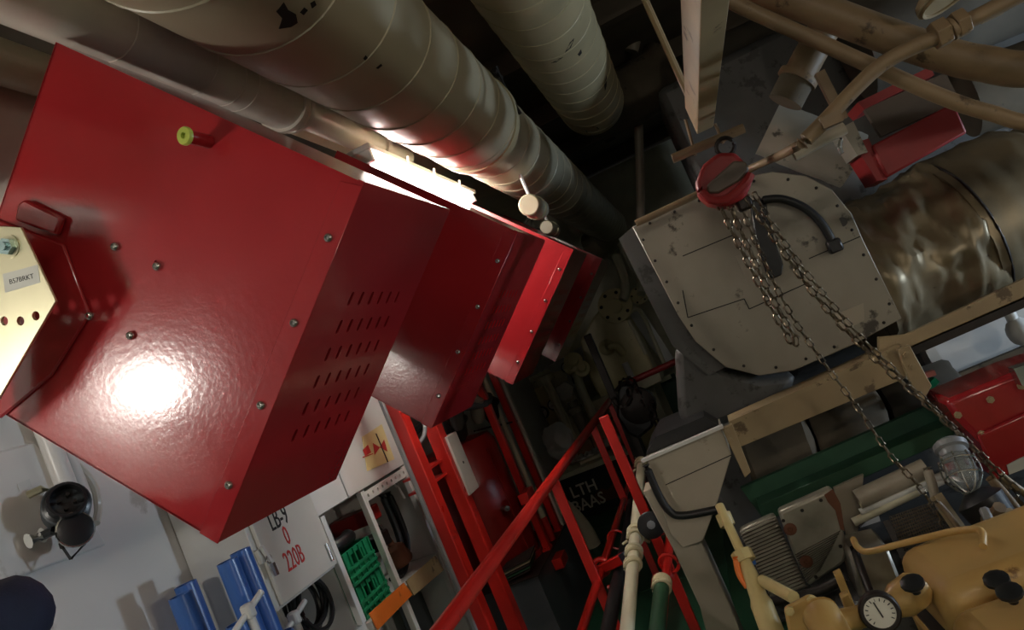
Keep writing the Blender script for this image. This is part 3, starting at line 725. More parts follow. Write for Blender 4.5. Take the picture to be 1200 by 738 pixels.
hd = thing('tank_valves', 'dark cluster of valves and pipes on top of the red tank', 'valve', (TX,TY,ttop))
for k,(dx,dy,dz,r,m) in enumerate([(.1,-.1,.05,.05,'darkmetal'),(.22,-.02,.10,.04,'silver'),(.02,.06,.08,.06,'grey_d'),(.25,.15,.06,.045,'darkmetal'),(.16,-.22,.12,.04,'housing_d')]):
    mk('valve_body', g_lathe((TX+dx,TY+dy,ttop+dz-.05), (.3,-.2,1), [(0,r*.6),(.03,r),(.10,r),(.12,r*1.3),(.14,r*1.3),(.17,r*.4)], 14), M[m], hd)
mk('valve_pipe', g_tube(curve([(TX-.2,TY-.3,ttop+.1),(TX+.1,TY-.28,ttop+.2),(TX+.3,TY+.0,ttop+.14),(TX+.25,TY+.3,ttop+.2)],6), .022, 10), M['grey_d'], hd)
fb = thing('fuse_box', 'slim white fuse box fixed beside the red tank', 'box', (PX_, g2+.1, 1.0))
fy0, fy1 = pxX(525,540,PX_+.04).y, pxX(540,540,PX_+.04).y
fz0, fz1 = pxX(545,585,PX_+.04).z, pxX(522,512,PX_+.04).z
mk('box_body', g_box((PX_+.0, fy1, (fz0+fz1)/2), (.10, .16, fz1-fz0)), M['offwhite'], fb, bevel=.004)
mk('box_mark', g_cyl((PX_+.05, fy1, (fz0+fz1)/2), (PX_+.052, fy1, (fz0+fz1)/2), .008, None, 8), M['ink'], fb)
# group of standing posts beyond the tank
for k,(x,y,X,w,m,nm,lab) in enumerate([(590,520,-1.385,.045,'red_mid','steel_post','orange red post just beyond the red tank'),
      (600,520,-1.388,.028,'cream2','steel_pipe','thin cream standing pipe between red posts'),
      (612,520,-1.385,.045,'red_mid','steel_post','red post beside the thin cream pipe'),
      (626,540,-1.385,.045,'white_pipe','steel_post','off-white post at the edge of the work bay')]):
    p = pxX(x,y,X); hh = 1.80 if k == 3 else 2.0
    t = thing(nm, lab, 'post', (p.x,p.y,PZ), 'posts beyond the tank')
    if nm == 'steel_pipe': mk('pipe_run', g_cyl((p.x,p.y,PZ+.15),(p.x,p.y,hh), w/2+.004, None, 12), M[m], t); mk('pipe_foot', g_cyl((p.x,p.y,PZ),(p.x,p.y,PZ+.15), w/2+.01, None, 12), M['red_mid'], t)
    else:
        mk('post_bar', g_box((p.x,p.y,(hh+PZ)/2),(w,w,hh-PZ)), M[m], t, bevel=.005); mk('post_foot', g_box((p.x,p.y,PZ+.008),(w*1.1,w*1.6,.016)), M[m], t)
for k,(x,y) in enumerate([(617,580),(656,655)]):
    p = pxX(x,y,-1.332); mk('step_bracket', join(g_box(p,(.06,.15,.055)), g_box(p+V((.0,0,-.031)),(.06,.15,.008))), M['red_mid'], label=['upper red cleat bracket on the posts beyond the tank','lower red cleat bracket near the deck beyond the tank'][k], cat='bracket', bevel=.003)
mk('cable_run', g_tube(curve([pxX(556,505,-1.46),pxX(575,500,-1.42),pxX(590,497,-1.395),pxX(606,493,-1.38)],5), .006, 6), M['black'], label='thin black cable slung from the tank valves to the posts', cat='cable')
c = pxZ(625,690,.02)
for k in range(5):
    a = V((-1.60+.005*k, 3.89+.002*k, PZ+.002+.014*k)); mk('scrap_sheet', g_prism([a, a+V((.20,.02,.02)), a+V((.22,.14,.05)), a+V((.03,.12,.015))], (0,0,.006)), [M['darkmetal'],M['green_d'],M['dark'],M['zinc'],M['darkmetal']][k],
       label=['dark scrap plate lying at the tank foot nearest the rail','green painted scrap sheet at the tank foot','black scrap sheet leaning on the tank foot','light metal offcut by the tank foot','dark offcut beside the lower cleat bracket'][k], cat='scrap')
c = pxZ(578,735,.30); c = V((-1.62,3.6,.0)); mk('rag_bundle', g_ell(c+V((0,0,.09)), (.05,.06,.09), 12, 8), M['engine'], label='dirty yellow rag bundle between the red posts', cat='rag')

# ================================================================== RAILINGS
RX = -.90
t = thing('guard_railing', 'red painted guard railing with two rails along the walkway', 'railing', (RX, 3.6, 0))
tz, mz = EZ-.54, .55
mk('top_rail', g_cyl((RX,1.0,tz), (RX,5.62,tz), .0245, None, 18), M['red_mid'], t)
mk('mid_rail', g_cyl((RX,1.0,mz), (RX,5.62,mz), .019, None, 14), M['red_mid'], t)
for y in (1.55, 3.26, 4.6, 5.58):
    mk('rail_post', g_box((RX,y,tz/2), (.045,.018,tz)), M['red_mid'], t, bevel=.003)
    mk('post_foot', g_box((RX,y,.007), (.11,.09,.014)), M['red_mid'], t)
mk('rail_tip', g_cyl((RX,5.62,tz),(RX,6.0,tz), .020, None, 14), M['white_pipe'], t)
# cream pole
pa, pb = px(752,541,4.2), px(733,760,2.45)
t = thing('scaffold_pole', 'cream scaffold pole with rope lashings beside the red railing', 'pole', (pb.x,pb.y,pb.z))
mk('pole_bar', g_cyl(pa, pb, .026, None, 16), M['cream2'], t)
def on_pole(f): return pa.lerp(pb, f)
pd = (pb-pa).normalized()
for f, n in ((.03,4),(.52,6),(.62,3),(.68,2)):
    for k in range(n):
        ax = (pd + V((random.uniform(-.5,.5), random.uniform(-.3,.3), random.uniform(-.4,.4)))).normalized()
        mk('rope_lashing', g_torus(on_pole(f + .008*(k-n/2)), ax, .033, .008, 18, 6), M['rope'], t)
for f in (.03, .52):
    p = on_pole(f)
    for s in ((.06,.02,.03),(-.07,.0,-.02),(.04,.03,-.06)): mk('rope_end', g_cyl(p, p+V(s), .009, .006, 6), M['rope'], t)
p = px(716,662,3.35)
t = thing('rail_coupler', 'red swivel coupler joining the railing to the cream pole', 'coupler', p)
mk('coupler_body', g_beam(px(702,668,3.45), px(733,652,3.3), .05, .045), M['red_mid'], t, bevel=.006)
mk('coupler_jaw', g_torus(px(705,664,3.45), (0,1,-.1), .036, .012, 16, 8), M['red_mid'], t)
mk('coupler_screw', join(g_cyl(px(697,664,3.4), px(708,676,3.4), .012, None, 8), g_cyl(px(712,688,3.4), px(726,684,3.4), .010, None, 8)), M['red_mid'], t)
mk('coupler_tape', g_beam(px(732,653,3.29), px(738,650,3.27), .056, .05), M['blue_in'], t)
mk('rail_clip', g_torus(px(723,632,3.9), (0.2,1,0), .05, .006, 18, 6, 0, 4.6), M['red_mid'], label='thin red wire clip on the lower railing', cat='clip')
# right-hand posts
RB = -.42
p = px(760,610,3.3)
t = thing('short_railing', 'short red railing with a pulled ring near the grey hopper leg', 'railing', (p.x,p.y,0))
mk('rail_post', g_box((p.x,p.y,p.z/2+.25), (.045,.02,p.z+.5)), M['red_mid'], t, bevel=.003)
mk('rail_brace', g_cyl(px(787,610,3.5), px(774,745,2.7), .019, None, 12), M['red_mid'], t)
mk('rail_ring', g_torus(px(784,660,3.1), (.3,1,.1), .040, .008, 20, 6), M['red_mid'], t)
mk('rail_clamp', g_box(px(777,677,3.1), (.09,.06,.035)), M['red_mid'], t, bevel=.004)
c = px(763,615,3.2)
t = thing('rubber_buffer', 'black rubber buffer disc on the short red railing', 'buffer', c)
mk('buffer_disc', g_lathe(c, (.1,-1,.25), [(-.02,.05),(-.015,.058),(.012,.058),(.018,.05)], 26), M['black'], t)
mk('buffer_hub', join(g_cyl(c, c+V((.006,-.035,.01)), .018, None, 10), g_cyl(c, c+V((.01,-.05,.015)), .009, None, 8)), M['grey'], t)
a, b = px(776,680,3.0), px(768,760,2.5)
t = thing('wrapped_pole', 'dark green pole with a roped end by the short railing', 'pole', b)
mk('pole_bar', g_cyl(a, b, .030, None, 14), M['green_d'], t)
for k in range(5): mk('rope_lashing', g_torus(a.lerp(b,.03+.025*k), (b-a)+V((random.uniform(-.1,.1),0,random.uniform(-.1,.1))), .034, .007, 18, 6), M['rope'], t)
mk('dark_hose', g_tube(curve([px(742,580,4.4), px(733,640,3.7), px(722,690,3.2), px(708,760,2.7)],6), .03, 12), M['black'], label='dark hose running behind the cream pole', cat='hose')

# ================================================================== FAR WORK BAY
YB = 6.85
pl, pr, pt = px(640,640,YB), px(742,580,YB), px(733,527,YB)
bx0, bx1 = max(pxZ(645,628,0).x, XW + .06), pt.x + .05
bz = px(700,545,YB).z
t = thing('bench_tank', 'black tank bench stencilled in white with a rusty patch', 'bench', ((bx0+bx1)/2, YB+.4, 0))
mk('tank_body', g_box(((bx0+bx1)/2, YB+.45, bz/2), (bx1-bx0, .9, bz)), M['black_tank'], t, bevel=.006)
mk('bench_top', g_box(((bx0+bx1)/2, YB+.43, bz+.02), (bx1-bx0+.06, .98, .045)), M['cream2'], t, bevel=.004)
mk('bench_leg', g_box((bx1+.05, YB+.05, bz/2), (.06,.06,bz)), M['cream2'], t)
text('LTH', px(684,573,YB-.002), (1,0,0), (0,0,1), .155, M['stencil'], t, 'stencil_text', sx=.95)
text('BAAS', px(690,589,YB-.002), (1,0,0), (0,0,1), .155, M['stencil'], t, 'stencil_text', sx=.9)
mk('rust_patch', g_prism([px(x,y,YB-.001) for x,y in [(697,580),(704,572),(712,574),(722,562),(728,566),(726,582),(714,586),(702,588)]], (0,.002,0)), M['rust'], t)
zt = bz + .045
def onb(x, y): 
    p = pxZ(x, y, zt); return p
# clutter on the bench
t0 = px(637,525,YB+.25); t0.x = max(t0.x, XW + .24)
t = mk('plastic_bag', g_ell((t0.x, t0.y, zt+.235), (.16,.13,.20), 34, 22), M['bag'], label='white plastic bag slumped on the bench', cat='bag')
for v in t.data.vertices: v.co += V(noise.noise_vector(v.co*7)) * .045 + V(noise.noise_vector(v.co*22)) * .018
c = px(680,533,YB+.2)
def carton(c, s, h, lab):
    t = thing('carton', lab, 'box', (c.x,c.y,zt), 'cartons on the bench')
    mk('carton_body', g_box((c.x,c.y,zt+h/2), (s,s*.8,h)), M['card'], t)
    mk('carton_flap', g_beam((c.x-s/2,c.y-s*.4,zt+h+.0),(c.x+s/2,c.y-s*.4,zt+h+.0), .006, .12, V((0,-.6,.5))), M['card'], t)
carton(px(684,522,YB+.38), .20, .17, 'open brown carton beside the white bag')
carton(px(716,510,YB+.45), .34, .26, 'dark brown carton at the bench end under the dark bar')
for k,(x,y,r) in enumerate([(685,545,.05),(694,541,.05),(703,534,.055),(677,552,.04),(712,545,.045),(722,528,.09),(695,550,.04)]):
    p = px(x,y,YB+.12+.02*k); o = mk('scrap_wrap', g_ell((p.x,p.y,zt+r*.95), (r,r,r*.6), 14, 10), M['rag'] if k!=5 else M['offwhite'], label=['small crumpled silver wrap nearest the bag','crumpled silver wrap behind the brush tube','crumpled silver wrap mid bench','tiny silver scrap on the bench edge','silver scrap under the big parcel','big foil parcel with a red mark at the bench end','silver offcut on the front bench edge'][k], cat='wrap', group='wrapping scraps on the bench')
    for v in o.data.vertices: v.co += V(noise.noise_vector(v.co*30 + V((k,0,0)))) * r*.5
    if k == 5: mk('red_mark', g_box((p.x+.01,p.y-.088,zt+.07),(.06,.006,.016)), M['red_ink'], o)
for k,(x,y) in enumerate([(690,548),(700,543)]):
    p = px(x,y,YB+.06); mk('tube_roll', g_cyl((p.x-.06,p.y,zt+.02),(p.x+.06,p.y+.03,zt+.02), .02, None, 10), M['cream2'], label=['cream roll on the bench front above the stencil','cream roll further along the bench front'][k], cat='roll')
# white bent pipe on deck by tank
a = pxZ(697,641,.05)
t = thing('vent_pipe', 'white bent vent pipe rising from a green deck collar', 'pipe', (a.x,a.y,0))
mk('pipe_run', g_tube(curve([(a.x,a.y,.03),(a.x-.02,a.y,.22),(a.x-.12,a.y+.05,.42),(a.x-.30,a.y+.15,.58)],6), .06, 18), M['cream2'], t)
mk('deck_collar', g_cyl((a.x,a.y,0),(a.x,a.y,.06), .085, None, 20), M['green_d'], t)
# cream panel frame with gauges
YF = 7.9
def bar(nm, a, b, r, m, parent, Y=YF, Yb=None): return mk(nm, g_cyl(px(*a,Y), px(*b,Yb or Y), r, None, 12), M[m], parent)
c = px(625,480,YF)
t = thing('gauge_panel', 'cream instrument panel with black rimmed gauges', 'panel', (c.x,c.y,1.0))
GP = t
mk('panel_back', plateY([(588,466),(660,432),(735,600),(660,625)], YF+.05, .02), M['cream2'], t)
mk('panel_plate', plateY([(613,462),(638,450),(654,490),(640,502),(629,500)], YF, .02), M['cream'], t, bevel=.003)
mk('panel_rail', plateY([(586,460),(642,432),(645,437),(589,467)], YF-.02, .05), M['cream2'], t)
mk('lower_plate', plateY([(633,494),(655,484),(665,505),(650,520)], YF+.01, .02), M['cream'], t)
for k,(x,y,r) in enumerate([(635,484,.075),(648,474,.06),(664,430,.06)]):
    p = px(x,y,YF-.03); q = mk('gauge', g_lathe(p, (0,-1,0), [(-.03,r),(.01,r),(.02,r*.95),(.02,r*.82),(.008,r*.8)], 24), M['black'], t)
    mk('gauge_dial', g_cyl(p+V((0,-.008,0)), p+V((0,-.0095,0)), r*.8, None, 24), M['dial'], q)
    mk('gauge_needle', g_beam(p+V((-r*.3,-.011,-r*.2)), p+V((r*.5,-.011,r*.4)), .002,.006), M['ink'], q)
    mk('gauge_stem', g_tube([p+V((0,0,-r)), p+V((.01,0,-r-.12)), p+V((.06,0,-r-.2))], .016, 8), M['black'], q)
t = thing('bay_pipework', 'cream standing pipes with flanges in front of the gauge panel', 'pipe', px(680,500,YF-.2))
bar('pipe_run', (640,445), (673,520), .05, 'cream2', t, YF-.2)
mk('pipe_flange', g_cyl(px(637,440,YF-.2), px(640,447,YF-.2), .10, None, 18), M['cream2'], t)
mk('pipe_flange', g_cyl(px(639,446,YF-.2), px(641,449,YF-.2), .085, None, 18), M['cream2'], t)
mk('pipe_run', g_tube(curve([px(678,428,YF-.2), px(677,440,YF-.2), px(683,460,YF-.2), px(708,512,YF-.2)],6), .048, 14), M['cream2'], t)
for k,(x,y,r) in enumerate([(672,424,.10),(682,432,.085),(668,432,.06)]):
    mk('valve_body', g_lathe(px(x,y,YF-.25), (.2,-1,.3), [(-.1,r*.8),(-.02,r),(.02,r),(.03,r*.6),(.08,r*.5)], 16), M['cream'], t)
bar('pipe_run', (680,440), (662,414), .03, 'cream2', t, YF-.2)
bar('pipe_run', (670,470), (690,515), .06, 'housing', t, YF-.05)
bar('pipe_run', (684,462), (700,505), .04, 'cream2', t, YF-.05)
mk('pipe_collar', g_cyl(px(673,477,YF-.06), px(676,483,YF-.06), .085, None, 16), M['column'], t)
mk('junction_box', plateY([(648,456),(662,447),(672,453),(670,465),(660,470),(652,466)], YF-.1, .08), M['offwhite'], t, bevel=.004)
# rope of gauge cable
mk('wire_loop', g_torus(px(595,444,YF-.03), (0,1,0), .05, .008, 18, 6), M['black'], GP)
# bench jug clutter left
for k,(x,y) in enumerate([(604,490),(611,497),(606,505)]):
    mk('small_valve', join(g_ell(px(x,y,7.4),(.05,.05,.05),12,8), g_cyl(px(x,y,7.4), px(x+5,y-3,7.4), .02, None, 8)), M['cream2'], label=['small cream valve highest on the work bay edge','small cream valve with black lever side','small cream valve lowest on the work bay edge'][k], cat='valve')
# cream pump casing with flanges
YP = 8.05
c = px(730,400,YP)
t = thing('cream_cooler', 'large cream cooler casing with round bolted flange covers', 'cooler', (c.x, c.y, 1.0))
mk('cooler_shell', plateY([(695,372),(718,345),(752,400),(770,440),(705,470),(690,440),(680,400)], YP, .5), M['cream'], t, bevel=.02, seg=2)
mk('cooler_edge', plateY([(690,472),(772,436),(776,446),(694,484)], YP-.04, .5), M['cream2'], t, bevel=.005)
def flange(x, y, r, nb, Y, th=.05):
    p = px(x,y,Y); n = V((-.1,-1,-.05)).normalized()
    f = mk('flange_cover', g_lathe(p, n, [(-th,r),(th*.4,r),(th*.5,r*.97),(th*.5,r*.45),(th*1.3,r*.42),(th*1.3,.01)], 32), M['cream'], t)
    u, w = basis(n)
    for k in range(nb):
        a = 2*PI*k/nb + .3; q = p + n*th*.5 + (u*math.cos(a)+w*math.sin(a))*r*.78
        Mx = frame(q, n) @ Matrix.Scale(1.6 if r > .1 else .9, 4); inst('hex_bolt', HEXD, Mx, f)
    return p
flange(721,358,.185,7,YP-.12); flange(749,346,.095,5,YP-.05)
mk('cooler_pipe', g_tube(curve([px(729,352,YP-.22), px(733,342,YP-.2), px(731,325,YP-.1), px(722,300,YP)],6), .05, 14), M['cream2'], t)
mk('cooler_pipe', g_tube(curve([px(751,345,YP-.15), px(752,335,YP-.1), px(742,312,YP), px(728,285,YP+.1)],6), .045, 14), M['cream2'], t)
mk('cooler_pipe', g_tube(curve([px(735,368,YP-.05), px(746,362,YP-.05), px(754,370,YP-.05), px(765,395,YP-.05), px(778,425,YP-.05)],6), .022, 10), M['cream2'], t)
mk('cooler_pipe', g_cyl(px(737,375,YP-.05), px(757,415,YP-.05), .02, None, 10), M['cream2'], t)
mk('cooler_knob', join(g_lathe(px(711,407,YP-.02), (-.1,-1,-.1), [(0,.09),(.03,.085),(.05,.06),(.09,.05)], 16), g_tube(curve([px(711,407,YP-.1), px(722,405,YP-.12), px(730,414,YP-.06)],4), .04, 10)), M['cream'], t)
bar('standing_pipe', (732,425), (742,446), .035, 'white2', t, YP-.15)
mk('bay_cabinet', plateY([(712,480),(756,458),(810,575),(763,600)], YP+.75, .05), M['cream'], label='pale cream cabinet front below the cooler', cat='cabinet')
t = thing('angle_frame', 'cream angle frame right of the cooler cabinet', 'frame', px(775,470,YP+.6))
mk('frame_upright', plateY([(758,456),(765,452),(830,600),(823,604)], YP+.6, .05), M['cream2'], t)
mk('frame_crossbar', plateY([(760,450),(785,438),(787,443),(762,455)], YP+.6, .05), M['cream2'], t)
mk('dark_doorway', plateY([(772,445),(790,437),(840,560),(825,568)], YP+.78, .02), M['green_d'], label='dark green doorway panel behind the cream frame', cat='panel')
mk('far_sheet', plateY([(736,368),(752,362),(790,420),(780,430)], YP+.5, .02), M['pale_blue'], label='pale grey sheet behind the cooler pipes', cat='panel')
mk('bay_backboard', plateY([(575,470),(690,400),(700,440),(590,500)], YF+.85, .02), M['pale_blue'], label='pale backboard above the gauge panel', cat='panel')
# dark bar with black chain block
a, b = px(690,397,5.6), px(765,590,4.4)
t = thing('dark_davit', 'dark steel davit bar slanting down to the hopper', 'bar', b)
mk('davit_bar', g_beam(px(688,392,5.1), (px(756,552,5.1).x, 5.1, .0), .05, .05), M['darkmetal'], t, bevel=.004)
mk('davit_sleeve', g_beam(px(728,478,5.1), px(752,540,5.1), .075, .075), M['darkmetal'], t)
mk('cross_bar', g_cyl(px(728,452,5.1), px(815,413,5.1), .022, None, 12), M['red_dull'], t, label='dark red round cross bar')
c = px(748,475,5.0)
t = thing('chain_block', 'black chain block with loops of chain on the dark davit', 'chain block', c - V((0,0,.15)))
mk('block_body', g_lathe(c + V((0,.06,0)), (0,-1,0), [(0,.08),(.02,.12),(.10,.12),(.12,.08)], 18), M['darkmetal'], t)
mk('block_case', g_prism([px(x,y,4.98) for x,y in [(724,448),(744,452),(765,478),(766,500),(748,515),(735,508),(722,488)]], (0,.12,0)), M['black'], t, bevel=.02, seg=2)
LINKB = None
def link_mesh(name, l, w, r, m):
    pts = []
    for k in range(8):
        a = 2*PI*k/8 + PI/8; pts.append(V(((w/2 - r)*math.cos(a)*1.05, 0, math.copysign(l/2 - w/2, math.sin(a)) + (w/2 - r)*math.sin(a))))
    return raw_mesh(name, g_tube(pts, r, 4, True), m, 60)
LK_B = link_mesh('chain_link', .075, .05, .010, M['darkmetal'])
LK_L = link_mesh('chain_link', .046, .026, .0042, M['chain'])
LK_H = link_mesh('chain_link', .040, .022, .0030, M['chain'])
def chain(pts, me, pitch, parent, seg=14, jit=.12):
    cp = curve(pts, seg) if len(pts) > 2 else [V(p) for p in pts]
    ds = [0]
    for i in range(1, len(cp)): ds.append(ds[-1] + (cp[i]-cp[i-1]).length)
    n = int(ds[-1]/pitch); j = 0
    for k in range(n+1):
        s = k*pitch
        while j < len(cp)-2 and ds[j+1] < s: j += 1
        f = (s-ds[j])/max(ds[j+1]-ds[j],1e-6); p = cp[j].lerp(cp[j+1], min(f,1)); d = (cp[j+1]-cp[j]).normalized()
        Mx = frame(p, d, V((1,.3,.2))) @ Matrix.Rotation((PI/2 if k%2 else 0) + .6 + random.uniform(-jit,jit), 4, 'Z')
        inst('chain_link', me, Mx, parent)
chain([px(724,455,4.95), px(732,446,4.95), px(742,447,4.95), px(752,468,4.95), px(765,492,4.95)], LK_B, .058, t)
chain([px(722,470,4.93), px(728,476,4.93), px(738,470,4.93), px(736,455,4.93)], LK_B, .058, t)
chain([px(765,475,4.93), px(770,495,4.93), px(776,505,4.93)], LK_B, .058, t)

# ================================================================== GREY HOUSING, HOPPER
YH = 3.0
front = [(741,266),(800,237),(860,210),(905,201),(945,206),(975,222),(998,250),(1012,282),(1057,373),(1000,404),(930,434),(890,440),(850,430),(815,400),(795,370)]
c = px(900,320,YH)
t = thing('fan_housing', 'large worn grey fan housing with rounded riveted front plate', 'housing', (c.x, c.y+.3, c.z-.5))
FH = t
mk('front_plate', plateY(front, YH, .012), M['housing'], t, bevel=.003)
inner = [px(x,y,YH+.012) for x,y in front]; cc = sum(inner, V())/len(inner)
mk('housing_shell', g_prism([cc + (p-cc)*.97 for p in inner], (0,.75,0)), M['housing_d'], t)
mk('left_cheek', plateY([(725,280),(741,266),(795,370),(815,400),(850,430),(830,440),(788,405),(765,360)], YH+.05, .5), M['housing_d'], t)
# rim rivets
n = len(front); RV = bolt_mesh('rivet', .006, .004, M['darkmetal'])
for i in range(n):
    a, b = px(*front[i],YH), px(*front[(i+1)%n],YH); L_ = (b-a).length; m_ = max(1, int(L_/.09))
    for k in range(m_):
        p = a.lerp(b,(k+.5)/m_); p = p + (c-p).normalized()*.022; inst('rivet', RV, frame(p, (0,-1,0)), t)
# seams, cover plates and arc handle
for a, b in (((741,266+8),(0,0)),): pass
mk('plate_seam', join(*[g_beam(px(*a,YH-.001), px(*b,YH-.001), .003, .004) for a, b in [((806,372),(872,350)),((872,350),(878,362)),((878,362),(943,333)),((943,333),(930,300)),((948,303),(1008,277)),((800,300),(860,275)),((806,372),(800,340))]]), M['dark'], t)
mk('cover_plate', plateY([(862,300),(905,283),(920,318),(878,337)], YH-.004, .004), M['housing'], t)
sl = mk('slot_strap', plateY([(878,235),(897,232),(904,270),(918,310),(916,322),(905,327),(897,318),(885,275)], YH-.02, .02), M['black'], t, bevel=.004)
mk('arc_handle', g_tube(curve([px(890,235,YH-.03), px(915,233,YH-.03), px(942,243,YH-.03), px(963,262,YH-.03), px(978,288,YH-.03)],6), .016, 10), M['black'], t)
mk('handle_block', g_box(px(978,288,YH-.03), (.05,.04,.05)), M['black'], t, bevel=.006)
mk('circle_mark', g_cyl(px(987,260,YH-.001), px(987,260,YH-.0005), .018, None, 16), M['housing_d'], t)  # thin dark grey disc for a circle drawn on the plate
mk('patch_plate', plateY([(975,370),(1012,355),(1013,375),(985,390)], YH-.002, .002), M['column'], t)
# dark lagging under housing
mk('lagging_bag', plateY([(790,408),(815,400),(850,432),(890,442),(935,438),(925,465),(850,498),(808,506),(795,490)], YH+.08, .5), M['housing_d'], FH, label='dark crusty lagging bag', bevel=.05, seg=3)
# hopper and column
YK = 2.88
t = thing('hopper', 'grey beige steel hopper tapering to a square leg', 'hopper', px(830,738,YK))
HP = t
mk('hopper_front', plateY([(757,536),(845,500),(857,533),(841,587),(824,634),(800,642),(785,625)], YK, .02), M['column'], t, bevel=.003)
mk('hopper_body', plateY([(757,536),(845,500),(857,533),(841,587),(800,600)], YK+.02, .35), M['column'], t)
mk('hopper_leg', g_prism([px(x,y,YK+.03) for x,y in [(753,576),(790,560),(822,634),(857,712),(880,770),(840,790),(820,711),(789,644)]], (0,.13,0)), M['column'], t, bevel=.004)
mk('hopper_lip', g_beam(px(752,540,YK-.01), px(847,499,YK-.01), .03, .012), M['white2'], t)
mk('hopper_seam', g_beam(px(780,568,YK-.001), px(857,533,YK-.001), .003, .003), M['dark'], t)
mk('black_top_box', plateY([(757,533),(768,512),(825,488),(843,499)], YK+.05, .4), M['black'], label='black box resting in the mouth of the hopper', cat='box')
mk('bent_pipe', g_tube(curve([px(757,545,2.84), px(772,580,2.84), px(785,599,2.84), px(800,604,2.84), px(840,597,2.84)],6), .015, 10), M['black'], HP, label='bent black pipe across the front')
# beams
t = thing('support_beam', 'scuffed beige steel beam carrying the grey fan housing', 'beam', px(950,470,2.9))
mk('beam_web', plateY([(856,498),(1056,408),(1068,440),(867,524)], 2.9, .02), M['beam'], t, bevel=.002)
mk('beam_flange', plateY([(854,494),(1056,403),(1057,408),(856,499)], 2.9, .14), M['beam'], t)
mk('end_cleat', plateY([(846,502),(858,497),(880,553),(873,560)], 2.87, .03), M['beam'], t, bevel=.002)
for x,y in ((852,506),(856,516)): inst('hex_bolt', HEXB, frame(px(x,y,2.87), (0,-1,0)), t)
mk('end_cleat', plateY([(1052,410),(1066,404),(1092,452),(1082,470),(1068,450)], 2.86, .03), M['beam'], t, bevel=.002)
for x,y in ((1062,416),(1069,430)): inst('hex_bolt', HEXB, frame(px(x,y,2.86), (0,-1,0)), t)
t = thing('cross_beam', 'long dirty beige beam under the foil wrapped pipe', 'beam', px(1150,370,2.95))
mk('beam_web', plateY([(1030,395),(1062,392),(1560,156),(1572,190),(1068,408),(1030,416)], 2.95, .03), M['beam'], t, bevel=.002)
mk('beam_lower_flange', plateY([(1066,406),(1572,186),(1576,198),(1070,417)], 2.95, .06), M['darkmetal'], t)
# lagged drums seen between the beams
for k,(x,y,r,m) in enumerate([(905,520,.17,'lagging'),(985,490,.16,'lagging'),(1075,463,.13,'lag_dark')]):
    p = px(x,y,3.35); o = mk('lagged_drum', g_lathe(p - V((.13,0,.02)), (1,0,-.05), [(0,r*.9),(.02,r),(.26,r),(.28,r*.9)], 28), M[m], label=['grimy lagged drum behind the hopper cleat','grimy lagged drum in the middle between beige and green beams','dark lagged drum nearest the red end cover'][k], cat='drum', group='lagged drums between the beams')
    for v in o.data.vertices: v.co += V(noise.noise_vector(v.co*14)) * .01
# foil pipe
def crumple(name, a, b, prof, m, amp, sc, parent=None, n=56, rings=44, **kw):
    a, b = V(a), V(b); d = b-a; Ln = d.length; u, w = basis(d); vs, fs = [], []
    for j in range(rings+1):
        s = j/rings; i0 = 0
        while i0 < len(prof)-2 and prof[i0+1][0] < s: i0 += 1
        f = (s-prof[i0][0])/max(prof[i0+1][0]-prof[i0][0],1e-5); r = prof[i0][1]*(1-f)+prof[i0+1][1]*f
        for i in range(n):
            t_ = 2*PI*i/n; dr_ = u*math.cos(t_)+w*math.sin(t_); p = a + d*s + dr_*r
            q = p*sc; k_ = noise.noise(q) + .7*abs(noise.noise(q*2.1)) - .25*noise.noise(q*4.3)
            k_ += .5*(1 - abs(noise.noise(q*1.3 + V((5,2,1)))))**6
            vs.append(p + dr_*amp*k_)
    for j in range(rings):
        fs += [(j*n+i, j*n+(i+1)%n, (j+1)*n+(i+1)%n, (j+1)*n+i) for i in range(n)]
    fs += [tuple(range(n)), tuple(range(rings*n,(rings+1)*n))]
    return mk(name, (vs, fs), m, parent, smooth=50, **kw)
fa, fb_ = px(992,340,3.44), px(1215,232,3.58)
t = thing('foil_pipe', 'crumpled foil wrapped exhaust pipe leaving the grey housing', 'pipe', (fa+fb_)/2 - V((0,0,.35)))
crumple('foil_wrap', fa, fa.lerp(fb_,.55), [(0,.33),(.3,.31),(1,.33)], M['foil'], .032, 6.5, t)
crumple('foil_wrap', fa.lerp(fb_,.52), fb_, [(0,.34),(.1,.345),(.9,.33),(1,.3)], M['foil'], .012, 4, t)
mk('wrap_band', g_torus(fa.lerp(fb_,.56), fb_-fa, .345, .006, 48, 6), M['darkmetal'], t)
crumple('foil_end_sleeve', fb_, fb_ + (fb_-fa)*.35, [(0,.28),(1,.3)], M['foil'], .04, 7, t)
# under-beam bright blue grey panels
t = thing('duct_panel', 'pale smooth duct panel under the long beige beam', 'panel', px(1140,420,3.5))
mk('panel_sheet', plateY([(1088,408),(1460,232),(1490,300),(1112,462)], 3.55, .02), M['pale_blue'], t)
mk('panel_edge', plateY([(1082,406),(1093,402),(1115,442),(1106,452)], 3.4, .12), M['white2'], t)
mk('panel_skirt', plateY([(1108,444),(1200,406),(1490,290),(1505,350),(1112,470)], 3.42, .03), M['lagging'], t)
mk('panel_pipe', g_cyl(px(1180,360,3.4), px(1192,385,3.4), .022, None, 10), M['white2'], t)
mk('panel_elbow', g_ell(px(1195,388,3.4), (.05,.05,.06), 12, 8), M['white2'], t)
mk('cable_clip', g_beam(px(1083,440,3.2), px(1095,436,3.2), .03, .02), M['salmon'], label='small salmon red clip beside the pale duct panel', cat='clip')
mk('cable_gland', g_beam(px(1088,447,3.2), px(1094,452,3.2), .04, .05), M['green_p'], label='small teal gland under the salmon clip', cat='gland')
